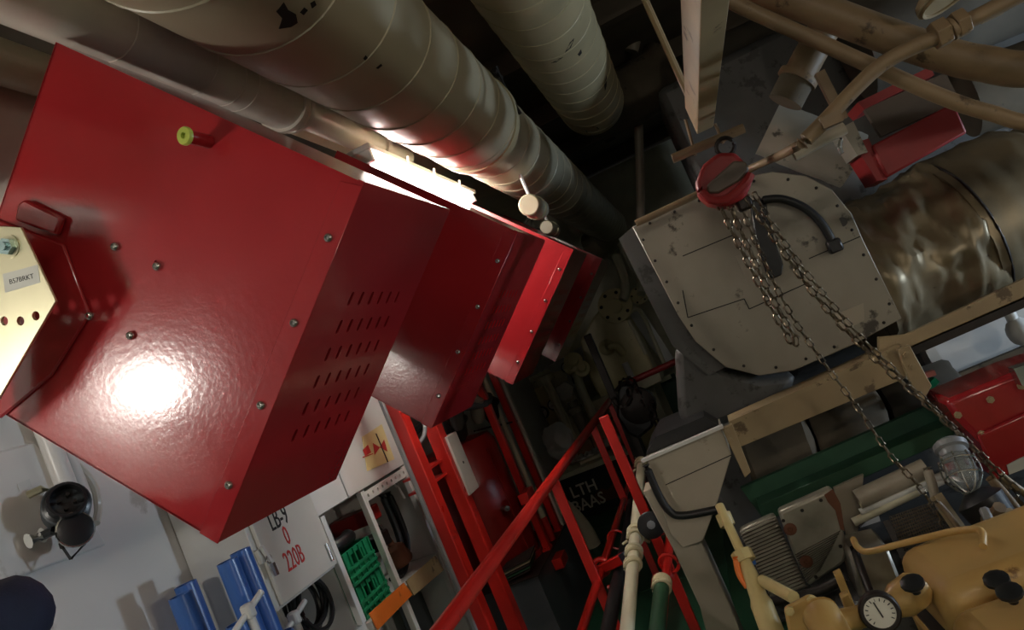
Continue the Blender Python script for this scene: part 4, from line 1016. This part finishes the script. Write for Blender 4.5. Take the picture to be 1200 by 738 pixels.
# red end cover right
t = thing('red_cover', 'red engine end cover below the pale duct panel', 'cover', px(1160,540,2.75))
mk('cover_body', plateY([(1107,470),(1200,432),(1300,400),(1300,540),(1200,548),(1168,565),(1150,520),(1120,490)], 2.75, .25), M['red'], t, bevel=.02, seg=2)
mk('cover_lip', plateY([(1145,510),(1300,440),(1300,540),(1200,548),(1168,565)], 2.73, .02), M['red'], t, bevel=.008, seg=2)
mk('name_plate', plateY([(1180,545),(1195,537),(1220,527),(1224,540),(1183,556)], 2.725, .004), M['label'], t)
mk('cover_bracket', plateY([(1188,432),(1210,425),(1215,445),(1198,452)], 2.7, .05), M['steel'], t)

# ================================================================== OVERHEAD RIGHT
t = thing('monorail_beam', 'short beige hoist beam hung overhead above the red chain hoist', 'beam', px(825,140,2.75))
bz0 = EZ + .50
xb0, xb1 = px(815,152,2.72).x, px(833,150,2.72).x
xb = (xb0+xb1)/2 + .01
mk('lower_flange', g_box((xb, 1.75, bz0+.006), (.062, 2.05, .012)), M['beam'], t, bevel=.002)
mk('beam_web', g_box((xb-.027, 1.75, bz0+.05), (.008, 2.05, .09)), M['beam'], t)
mk('upper_flange', g_box((xb, 1.75, bz0+.10), (.062, 2.05, .012)), M['beam'], t)
for y in (1.0, 2.6): mk('hanger_rod', g_cyl((xb-.02,y,bz0+.1),(xb-.02,y,3.4), .012, None, 8), M['beam'], t)
mk('hoist_bar', g_cyl(px(788,186,2.70), px(872,150,2.70), .017, None, 12), M['pipe_tan'], label='rusty tan round bar across the beam end above the hoist', cat='bar')
for k,(x0,y0,x1,y1) in enumerate([(803,140,815,182),(838,145,848,168)]):
    mk('hanger_wire', g_cyl(px(x0,y0,2.7), px(x1,y1,2.7), .006, None, 6), M['pipe_tan'], label=['thin tan hanger rod left of the beam end','thin tan hanger rod right of the beam end'][k], cat='rod')
# hoist
YO = 2.62
c = px(848,209,YO)
t = thing('chain_hoist', 'red chain hoist with a worn bare face and hanging chains', 'hoist', c - V((0,0,.12)))
mk('hoist_body', g_prism([px(x,y,YO-.05) for x,y in [(815,213),(824,192),(842,178),(862,178),(876,193),(882,215),(873,232),(852,242),(830,238),(818,228)]], (0,.14,0)), M['red_dull'], t, bevel=.015, seg=3)
mk('hoist_face', g_prism([px(x,y,YO-.062) for x,y in [(828,217),(860,188),(874,189),(878,199),(866,212),(842,226),(830,226)]], (0,.02,0)), M['brownp'], t, bevel=.006, seg=2)
mk('hoist_rim', g_tube(curve([px(820,222,YO-.055), px(834,234,YO-.06), px(853,232,YO-.06), px(874,214,YO-.06), px(880,204,YO-.055)],5), .014, 8), M['red_dull'], t)
mk('hoist_hook', g_torus(px(850,172,YO), (0,1,0), .03, .008, 16, 6), M['darkmetal'], t)
mk('chain_guide', g_box(px(872,238,YO), (.05,.06,.05)), M['darkmetal'], t, bevel=.008)
pit = .036
chain([px(843,240,YO), px(878,310,YO), px(908,368,YO), px(929,404,YO)], LK_L, pit, t)
chain([px(855,240,YO-.02), px(884,305,YO-.02), px(912,362,YO-.02), px(932,396,YO-.01), px(930,405,YO)], LK_L, pit, t)
chain([px(878,235,YO-.03), px(900,268,YO-.03), px(955,345,YO-.03), px(1010,405,YO-.03), px(1065,455,YO-.03), px(1120,505,YO-.03), px(1215,610,YO-.03)], LK_L, pit, t)
chain([px(886,230,YO), px(905,262,YO-.03), px(942,315,YO-.03), px(1000,385,YO-.03), px(1060,445,YO-.03), px(1125,508,YO-.03), px(1215,595,YO-.03)], LK_H, .032, t)
chain([px(868,240,YO), px(893,300,YO-.03), px(925,365,YO-.03), px(962,420,YO-.03), px(1003,475,YO-.03), px(1045,535,YO-.03), px(1085,580,YO-.03), px(1130,660,YO-.03)], LK_H, .032, t)
# tan pipes
def tpipe(lab, pts, r, m='pipe_tan', **kw):
    return mk('overhead_pipe', g_tube(curve([px(*p) for p in pts], 8), r, 14), M[m], label=lab, cat='pipe', **kw)
tpipe('tan pipe sloping from the hoist beam across the upper red box', [(815,-20,2.2),(845,-5,2.2),(878,12,2.2),(940,40,2.2),(1010,72,2.2),(1100,112,2.2),(1160,132,2.2),(1230,144,2.2),(1420,120,2.25),(1640,30,2.3)], .021)
tpipe('thick cracked lagged pipe crossing overhead above the thinner tan pipe', [(850,-30,2.5),(895,-12,2.5),(960,12,2.5),(1040,42,2.5),(1100,62,2.5),(1150,74,2.5),(1230,78,2.5),(1420,20,2.5),(1640,-80,2.5)], .052)
t = thing('union_pipe', 'tan diagonal pipe with hexagon union nuts crossing over the others', 'pipe', px(1050,90,2.1))
mk('pipe_run', g_tube(curve([px(940,168,2.1), px(968,140,2.1), px(1000,106,2.1), px(1030,78,2.1), px(1060,60,2.1), px(1100,42,2.1), px(1160,12,2.1), px(1300,-58,2.1), px(1480,-148,2.1)],6), .020, 14), M['pipe_tan'], t)
for (x0,y0,x1,y1,r,n) in [(1094,43,1110,35,.037,6),(1112,36,1118,32,.03,16),(1118,31,1132,24,.036,6)]:
    mk('union_nut', g_cyl(px(x0,y0,2.1), px(x1,y1,2.1), r, None, n), M['pipe_tan'], t, bevel=.002)
mk('pipe_clip', g_beam(px(962,146,2.08), px(985,136,2.08), .03, .03), M['pipe_tan'], t)
mk('pipe_tail', g_tube(curve([px(940,168,2.1), px(912,183,2.5), px(885,195,2.86), px(800,236,2.9), px(745,262,2.9)],5), .014, 10), M['pipe_tan'], t)
t = thing('drop_pipe', 'stout tan pipe stub dropping behind the crossing pipes', 'pipe', px(930,110,2.8))
mk('pipe_run', g_cyl(px(972,22,2.8), px(934,92,2.8), .055, None, 20), M['pipe_tan'], t); mk('pipe_flange', g_cyl(px(937,88,2.8), px(933,95,2.8), .07, None, 20), M['pipe_tan'], t); mk('pipe_lower', g_cyl(px(933,95,2.8), px(920,120,2.8), .06, None, 20), M['lagging'], t)
mk('clamp_arm', g_beam(px(960,85,2.6), px(988,140,2.6), .03, .03), M['pipe_tan'], label='tan flat clamp arm behind the diagonal pipe', cat='bracket')
mk('pipe_rod', g_cyl(px(930,182,2.5), px(990,150,2.5), .02, None, 10), M['column'], label='scuffed pale rod above the rounded housing top', cat='rod')
# upper right red box
t = thing('overhead_red_box', 'dark red box with a brown grey face among the overhead pipes', 'box', px(1070,165,3.0))
mk('box_face', plateY([(1013,128),(1108,85),(1125,118),(1033,160)], 3.05, .03), M['brownp'], t)
mk('box_cover', plateY([(1022,170),(1118,120),(1134,155),(1040,208),(1030,190)], 2.98, .25), M['red_dull'], t, bevel=.008, seg=2)
mk('box_upper_strip', plateY([(1005,120),(1090,78),(1095,88),(1013,128)], 3.04, .2), M['red_dull'], t)
mk('box_side', plateY([(1000,168),(1018,162),(1040,210),(1028,212)], 3.0, .2), M['red_dull'], t)
mk('lug_plate', plateY([(985,150),(1000,142),(1017,178),(1005,182)], 2.97, .2), M['housing'], t)
mk('strap_handle', g_tube(curve([px(986,162,2.9), px(984,172,2.9), px(987,180,2.9)],4), .008, 8), M['steel'], t)
# bell at top
c = px(1108,-2,2.4)
t = thing('alarm_bell', 'dull tan alarm bell hung at the pipe crossing', 'bell', c - V((0,0,.1)))
mk('bell_dome', g_lathe(c + V((0,0,.05)), (.1,-.2,-1), [(0,.02),(.01,.06),(.03,.085),(.05,.09),(.05,.08)], 24), M['beam'], t); mk('bell_ring', g_torus(c + V((.0,0,.0)), (.1,-.2,-1), .07, .008, 24, 6), M['beam'], t)
mk('bracket_plate', plateY([(1150,10),(1175,-5),(1180,12),(1155,24)], 2.2, .03), M['beam'], label='tan junction plate at the end of the union pipe', cat='plate')
# dark lagged ducts behind, filling the deckhead on the right
for k,(x0,y0,x1,y1,Yk,r,m) in enumerate([(815,98,1010,20,5.2,.24,'lag_dark'),(820,140,1000,60,4.6,.16,'lag_dark'),(1000,60,1210,-40,3.9,.25,'lag_dark'),(1130,120,1240,80,3.98,.17,'lagging'),(900,150,1000,190,3.5,.12,'housing'),(740,60,760,-20,5.6,.05,'column'),(751,262,748,130,5.6,.032,'column')]):
    a, b = px(x0,y0,Yk), px(x1,y1,Yk)
    lab = ['dark lagged duct deep behind the hoist beam','slimmer dark lagged duct under the deep one','dark lagged duct above the overhead red box','brown lagged pipe at the wall above the foil sleeve','dull metal trunk behind the hoist and drop pipe','short pale pipe stub beside the tan duct','thin pale pipe standing by the olive duct end'][k]
    crumple('lagged_duct', a, b, [(0,r),(1,r)], M[m], r*.05, 5, None, 28, 14, label=lab, cat='duct')
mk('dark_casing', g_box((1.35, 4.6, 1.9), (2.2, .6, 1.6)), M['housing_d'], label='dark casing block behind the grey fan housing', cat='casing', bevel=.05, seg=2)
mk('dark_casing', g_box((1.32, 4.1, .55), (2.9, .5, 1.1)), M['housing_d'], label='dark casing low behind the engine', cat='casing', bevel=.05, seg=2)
mk('crankcase', g_box((1.25, 2.99, .22), (2.6, .86, .44)), M['housing_d'], label='dark grey low crankcase under the silver jacket', cat='casing', bevel=.03, seg=2)  # plain dark grey block
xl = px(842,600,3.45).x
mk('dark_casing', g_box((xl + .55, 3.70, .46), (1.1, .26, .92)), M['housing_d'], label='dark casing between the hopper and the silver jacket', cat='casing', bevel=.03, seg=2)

# ================================================================== ENGINE, LOWER RIGHT
t = thing('walkway_beam', 'dark green painted beam edge above the silver jacket', 'beam', px(1000,550,2.9))
mk('beam_web', plateY([(868,572),(1100,470),(1122,492),(1118,512),(893,606)], 3.05, .03), M['green_d'], t)
mk('beam_flange', plateY([(888,592),(1112,496),(1120,512),(896,612)], 2.95, .12), M['green_d'], t, bevel=.003)
t = thing('silver_jacket', 'silver ribbed insulation jacket with a rusty corner', 'jacket', px(930,690,2.7))
SJ = t
def ribbed(polyq, Y, nb, m, parent, th=.05):
    A_, B_, C_, D_ = [px(x,y,Y) for x,y in polyq]     # A top-left B top-right C bottom-right D bottom-left
    o = mk('jacket_panel', g_prism([A_,B_,C_,D_], (0,th,0)), M[m], parent, bevel=.012, seg=2)
    for k in range(nb):
        f = (k+.5)/nb; mk('jacket_rib', g_tube([A_.lerp(D_,f)+V((0,-.001,0)), B_.lerp(C_,f)+V((0,-.001,0))], .0035, 5), M[m], o)
    return o
ribbed([(866,622),(908,603),(946,688),(905,704)], 2.72, 22, 'silver', t)
jp = mk('jacket_panel', plateY([(912,600),(975,572),(984,590),(993,648),(990,660),(948,688),(930,650)], 2.70, .06), M['silver'], t, bevel=.012, seg=2)
for k in range(14):
    f = k/14; a = px(932+f*14,650+f*34,2.697); b = px(985-f*25,622+f*48,2.697); mk('jacket_rib', g_tube([a,b], .0025, 5), M['silver'], jp)
mk('rust_corner', plateY([(966,580),(976,573),(985,590),(990,622),(985,620),(979,598),(970,588)], 2.697, .003), M['rust'], t)
for x,y in ((926,620),(945,658)): mk('jacket_hole', g_lathe(px(x,y,2.694), (0,-1,0), [(0,.022),(.003,.018),(.004,.008),(.001,.006)], 16), M['rust'], t)
mk('white_gusset', plateY([(977,572),(1012,556),(1009,600),(1004,630),(993,632),(986,600)], 2.9, .02), M['column'], label='pale gusset plate beside the silver jacket', cat='plate')
mk('lower_lagging', plateY([(995,650),(1040,640),(1060,690),(1062,700),(1010,708)], 2.6, .2), M['silver'], label='dull silver box between jacket and pressure gauge', cat='box', bevel=.01)
# bundle of light pipes
for k,(x0,y0,x1,y1,r,m) in enumerate([(1005,585,1085,548,.035,'column'),(1008,592,1090,556,.014,'cream2'),(1008,600,1110,554,.013,'white2'),(1020,602,1115,560,.010,'white2'),(1000,612,1075,576,.016,'cream2')]):
    mk('oil_pipe', g_cyl(px(x0,y0,2.85), px(x1,y1,2.85), r, None, 12), M[m], label=['stout beige pipe under the green beam','cream pipe beside the stout beige pipe','white pipe in the middle of the bundle','thin white pipe of the bundle','cream lowest pipe of the bundle by the gusset'][k], cat='pipe', group='pipe bundle under the green beam')
mk('glow_patch', plateY([(1008,618),(1018,608),(1030,604),(1036,626),(1022,632),(1006,630)], 3.2, .02), M['white2'], label='white sheet painted in for the bright glow past the gusset', cat='plate')  # white sheet stands in for the glow of a lit area beyond
# cage lamp
c = px(1124,542,2.6)
t = thing('cage_lamp', 'round glass bulkhead lamp in a wire cage by the chains', 'lamp', c - V((0,0,.09)))
d = (px(1134,568,2.5) - px(1112,518,2.6)).normalized()
mk('lamp_base', g_lathe(px(1111,517,2.6), d, [(0,.035),(.012,.05),(.03,.05),(.035,.04),(.06,.046)], 24), M['grey'], t)
mk('lamp_glass', g_lathe(px(1111,517,2.6)+d*.06, d, [(0,.044),(.05,.046),(.08,.038),(.10,.018),(.105,.004)], 24), M['glass'], t)
q0 = px(1111,517,2.6)+d*.06; u, w = basis(d)
for k in range(4):
    a = PI*k/4; s = u*math.cos(a)+w*math.sin(a)
    mk('cage_wire', g_tube(curve([q0+s*.05, q0+d*.06+s*.053, q0+d*.11+s*.025, q0+d*.118, q0+d*.11-s*.025, q0+d*.06-s*.053, q0-s*.05],4), .003, 5), M['steel'], t)
for z in (.02,.07): mk('cage_ring', g_torus(q0+d*z, d, .053, .003, 24, 5), M['steel'], t)
# perforated guards
def perforated(polyq, Y, nu, nv, m, parent, dY=0):
    A_, B_, C_, D_ = [px(x,y,Y) for x,y in polyq]
    vs, fs = [], []
    def q(u_, v_): return A_.lerp(B_, u_).lerp(D_.lerp(C_, u_), v_)
    for i in range(nu):
        for j in range(nv):
            b0 = len(vs)
            for k in range(8):
                c_, s_ = math.cos(PI*k/4), math.sin(PI*k/4); m_ = max(abs(c_), abs(s_))
                vs.append(q((i+.5+.34*c_)/nu, (j+.5+.34*s_)/nv)); vs.append(q((i+.5+.5*c_/m_)/nu, (j+.5+.5*s_/m_)/nv))
            fs += [(b0+2*k, b0+2*((k+1)%8), b0+2*((k+1)%8)+1, b0+2*k+1) for k in range(8)]
    return mk('guard_sheet', (vs, fs), M[m], parent, smooth=0)
t = thing('mesh_guard', 'perforated metal guard behind the yellow handrail', 'guard', px(1070,650,2.55))
perforated([(1042,605),(1098,586),(1122,625),(1058,652)], 2.74, 22, 12, 'mesh_m', t)
perforated([(1058,652),(1122,627),(1150,640),(1080,676)], 2.66, 26, 12, 'mesh_m', t)
mk('guard_frame', g_beam(px(1096,580,2.72), px(1142,645,2.66), .03, .03), M['beam'], t)
mk('guard_frame', g_beam(px(1038,610,2.72), px(1072,680,2.64), .02, .02), M['darkmetal'], t)
# yellow bent handrail
mk('handrail', g_tube(curve([px(1000,632,2.5), px(1005,641,2.4), px(1018,646,2.3), px(1060,636,2.25), px(1110,624,2.2), px(1140,620,2.15), px(1151,624,2.1), px(1152,640,2.05)],6), .0095, 12), M['engine'], label='bent dull yellow handrail across the perforated guard', cat='handrail')
# engine covers
def rbox(name, a, b, w, h, m, parent, bev=.05):
    return mk(name, g_beam(a, b, w, h), M[m], parent, bevel=bev, seg=4, smooth=60)
t = thing('engine_block', 'yellow painted diesel engine with rounded rocker covers', 'engine', px(1150,720,2.0) - V((0,0,.6)))
ca_, cb2 = px(1066,692,2.0), px(1230,618,2.05)
a = px(1096,716,2.0); b = a + V((.75,0.05,0.02))
rbox('rocker_cover', a + V((-.0,.10,-.02)), b + V((0,.10,-.02)), .34, .18, 'engine', t, .055)
mk('cover_gasket', g_beam(a+V((-.012,.10,-.115)), b+V((0,.10,-.115)), .365, .012), M['darkmetal'], t)
mk('cover_base', g_beam(a+V((-.02,.10,-.165)), b+V((0,.10,-.165)), .38, .09), M['engine'], t, bevel=.012, seg=2)
a2 = px(1140,768,1.75)
rbox('rocker_cover', a2 + V((0,.02,-.05)), a2 + V((.8,.06,-.03)), .3, .16, 'engine', t, .055)
mk('engine_side', g_box((a.x+.32, a.y+.15, (a.z-.2)/2), (.70,.5,a.z-.22)), M['engine'], t, bevel=.02)
for x,y,Yk,s in ((1068,680,1.93,1),(1166,676,1.86,1),(1181,690,1.82,1.0),(1130,648,2.12,.9)):
    p = px(x,y,Yk); kn = mk('cover_knob', g_lathe(p + V((0,0,-.03)), (-.05,-.35,1), [(0,.010),(.02,.010),(.022,.024),(.027,.028),(.034,.027),(.038,.016)], 12), M['blackp'], t)
# gauge
p = px(1031,717,1.95); n_ = V((-.05,-1,.25)).normalized()
t = thing('pressure_gauge', 'round pressure gauge with dark rim beside the yellow engine', 'gauge', p - V((0,0,.06)))
mk('gauge_case', g_lathe(p - n_*.03, n_, [(0,.038),(.005,.048),(.035,.048),(.04,.044),(.04,.037),(.034,.036)], 30), M['darkmetal'], t)
mk('gauge_dial', g_cyl(p + n_*.0045, p + n_*.006, .037, None, 30), M['dial'], t)
u = V((1,0,0)); u = (u - n_*u.dot(n_)).normalized(); w = n_.cross(u)
mk('gauge_needle', g_beam(p+n_*.008-w*.012+u*.002, p+n_*.008+w*.026-u*.004, .002, .003), M['ink'], t)
for k in range(13):
    a_ = math.radians(-40+k*260/12); s = u*math.cos(a_)+w*math.sin(a_); mk('dial_tick', g_beam(p+n_*.0066+s*.026, p+n_*.0066+s*.033, .001, .002), M['ink'], t)
mk('gauge_boss', g_lathe(p + V((.06,.05,-.01)), (1,.3,.2), [(-.03,.03),(.0,.045),(.05,.045),(.07,.03)], 16), M['engine'], t)
# flanged yellow pump elbow
c = px(945,705,1.95)
t = thing('pump_elbow', 'yellow cast elbow with square bolted flange', 'pump', c - V((0,0,.12)))
mk('square_flange', g_prism([px(x,y,1.95) for x,y in [(918,712),(948,696),(958,700),(978,740),(975,770),(930,770)]], (0,.03,-.01)), M['engine'], t, bevel=.008, seg=2)
mk('elbow_body', g_tube(curve([c+V((.02,-.01,-.03)), c+V((.025,-.06,-.05)), c+V((.03,-.10,-.13)), c+V((.03,-.10,-.3))],5), [.045]*16, 18), M['engine'], t)
for x,y in ((925,715),(951,703)): inst('hex_bolt', HEX, frame(px(x,y,1.945), (0,-1,.1)), t)
mk('side_pipe', g_cyl(px(970,730,1.98), px(1010,722,2.0), .028, None, 14), M['engine'], t)
mk('flange_bracket', plateY([(985,700),(995,695),(1006,722),(1012,738),(1000,740)], 2.1, .03), M['engine'], t, bevel=.003)
mk('yellow_strut', g_prism([px(x,y,2.3) for x,y in [(978,674),(986,670),(1003,712),(995,716)]], (0,.03,0)), M['engine'], SJ)
# cream jointed pipes by hopper
t = thing('fuel_pipe', 'cream jointed fuel pipe descending beside the hopper leg', 'pipe', px(880,738,2.4))
mk('pipe_run', g_cyl(px(843,592,2.6), px(872,655,2.45), .015, None, 12), M['cream3'], t)
mk('pipe_joint', g_cyl(px(847,602,2.59), px(853,616,2.57), .026, None, 14), M['cream3'], t)
mk('pipe_joint', g_cyl(px(868,646,2.45), px(874,658,2.43), .034, None, 8), M['cream3'], t)
mk('pipe_filter', g_lathe(px(872,655,2.43), px(905,740,2.3)-px(872,655,2.43), [(0,.018),(.05,.024),(.12,.027),(.14,.034),(.3,.036),(.36,.03)], 16), M['cream3'], t)
mk('branch_pipe', g_cyl(px(893,680,2.38), px(930,700,2.2), .018, None, 12), M['cream3'], t)
mk('pull_handle', g_tube(curve([px(862,652,2.42), px(866,672,2.4), px(876,688,2.38)],4), .010, 8), M['orange'], t)
mk('blue_tag', g_box(px(879,652,2.47), (.02,.02,.05)), M['blue'], label='small blue tag behind the cream pipe joint', cat='tag')
# dim fittings right of guard
mk('black_valve', g_lathe(px(1140,575,2.5), (.2,-.3,-1), [(0,.03),(.03,.07),(.12,.06),(.16,.09),(.2,.04)], 16), M['black'], label='black valve body under the caged lamp', cat='valve')
mk('grey_lever', g_beam(px(1152,596,2.35), px(1170,632,2.3), .025, .05), M['grey'], label='grey lever arm beside the black valve', cat='lever', bevel=.006)
for k,(x,y,m) in enumerate([(1165,605,'pipe_tan'),(1178,612,'beam'),(1190,625,'grey')]):
    mk('pipe_fitting', g_lathe(px(x,y,2.4), (.3,-.6,.6), [(-.05,.02),(-.02,.03),(.0,.03),(.005,.018),(.05,.018)], 8), M[m], label=['tan pipe fitting beside the grey lever','beige pipe fitting behind the engine cover','grey pipe fitting close to the frame of chains'][k], cat='fitting')

# small engine fittings between the green beam and the yellow covers
for k,(pts,r,m,lab) in enumerate([
  ([(1086,548,2.8),(1092,566,2.78),(1098,590,2.76)], .016, 'column', 'short pale riser pipe beside the pipe bundle'),
  ([(1096,586,2.62),(1112,604,2.6),(1132,632,2.55),(1142,650,2.5)], .010, 'pipe_tan', 'thin tan pipe along the perforated guard edge'),
  ([(1160,560,2.6),(1178,580,2.55),(1196,604,2.5),(1215,640,2.45)], .014, 'pipe_tan', 'tan pipe slanting behind the engine cover'),
  ([(1172,556,2.62),(1190,570,2.6),(1220,590,2.6)], .012, 'beam', 'beige pipe just under the red end cover'),
  ([(898,706,2.5),(930,700,2.5),(965,690,2.5),(990,676,2.5)], .016, 'darkmetal', 'dark pipe under the silver jacket'),
  ([(1000,640,2.55),(1010,668,2.5),(1022,700,2.4)], .012, 'darkmetal', 'dark pipe between silver box and jacket')]):
    mk('service_pipe', g_tube(curve([px(*p) for p in pts], 5), r, 10), M[m], label=lab, cat='pipe')
t = bpy.data.objects['engine_block']
for k in range(6):
    p = a = px(1096,716,2.0) + V((.06+.10*k, -.078, -.135)); inst('hex_bolt', HEX, frame(p, (0,-1,.1)), t)
t = bpy.data.objects['red_cover']
for x, y in ((1122,486),(1160,468),(1196,452),(1176,548),(1150,508)): inst('hex_bolt', HEXB, frame(px(x,y,2.745), (0,-1,0)), t)
t = bpy.data.objects['silver_jacket']
for x, y in ((918,610),(940,598),(962,586),(985,640),(956,676)): inst('rivet', RV, frame(px(x,y,2.698), (0,-1,0)), t)

# ================================================================== LAMPS OF THE ROOM
def ceiling_lamp(x, y, z, ln, m, label, along='y', w=.045):
    t = thing('ceiling_lamp_back_offscreen', label, 'lamp', (x,y,z))
    d = V((0,ln/2,0)) if along == 'y' else V((ln/2,0,0))
    mk('lamp_tray', g_beam(V((x,y,z+.07))-d*1.04, V((x,y,z+.07))+d*1.04, .20, .03), M['white2'], t)
    for s in (-1,1):
        o_ = V((.05*s,0,0)) if along == 'y' else V((0,.05*s,0))
        mk('lamp_tube_offscreen', g_cyl(V((x,y,z))-d+o_, V((x,y,z))+d+o_, w/2, None, 12), m, t)
ceiling_lamp(.5, -1.3, 3.10, 1.2, E_back, 'warm fluorescent lamp under the deckhead behind the viewer', 'x')
def bulkhead_lamp(name, c, n, r, m, label):
    c, n = V(c), V(n).normalized()
    t = thing(name, label, 'lamp', c)
    mk('lamp_base', g_lathe(c - n*.06, n, [(0,r*1.2),(.03,r*1.25),(.05,r*1.1)], 20), M['grey'], t)
    mk('lamp_globe_offscreen', g_lathe(c, n, [(-.01,r),(.03,r),(.06,r*.85),(.09,r*.5),(.10,.005)], 20), m, t)
rd = ray(182,452); rd = rd / rd.y; rs = (XW + .10) / rd.x
bulkhead_lamp('bulkhead_lamp_left_offscreen', (XW+.07, 2*Y1 - rs, EZ + rd.z*rs), (1,.2,0), .07, E_bulk, 'round bulkhead lamp on the white wall behind the viewer')
bulkhead_lamp('bulkhead_lamp_right_offscreen', (3.30, -.7, 1.35), (-1,0,0), .10, E_low, 'round bulkhead lamp on the engine side wall behind the viewer')
bulkhead_lamp('bulkhead_lamp_engine_offscreen', (3.30, 2.95, 1.05), (-1,0,0), .10, E_cool, 'cool bulkhead lamp on the engine side wall beyond the pale duct panel')
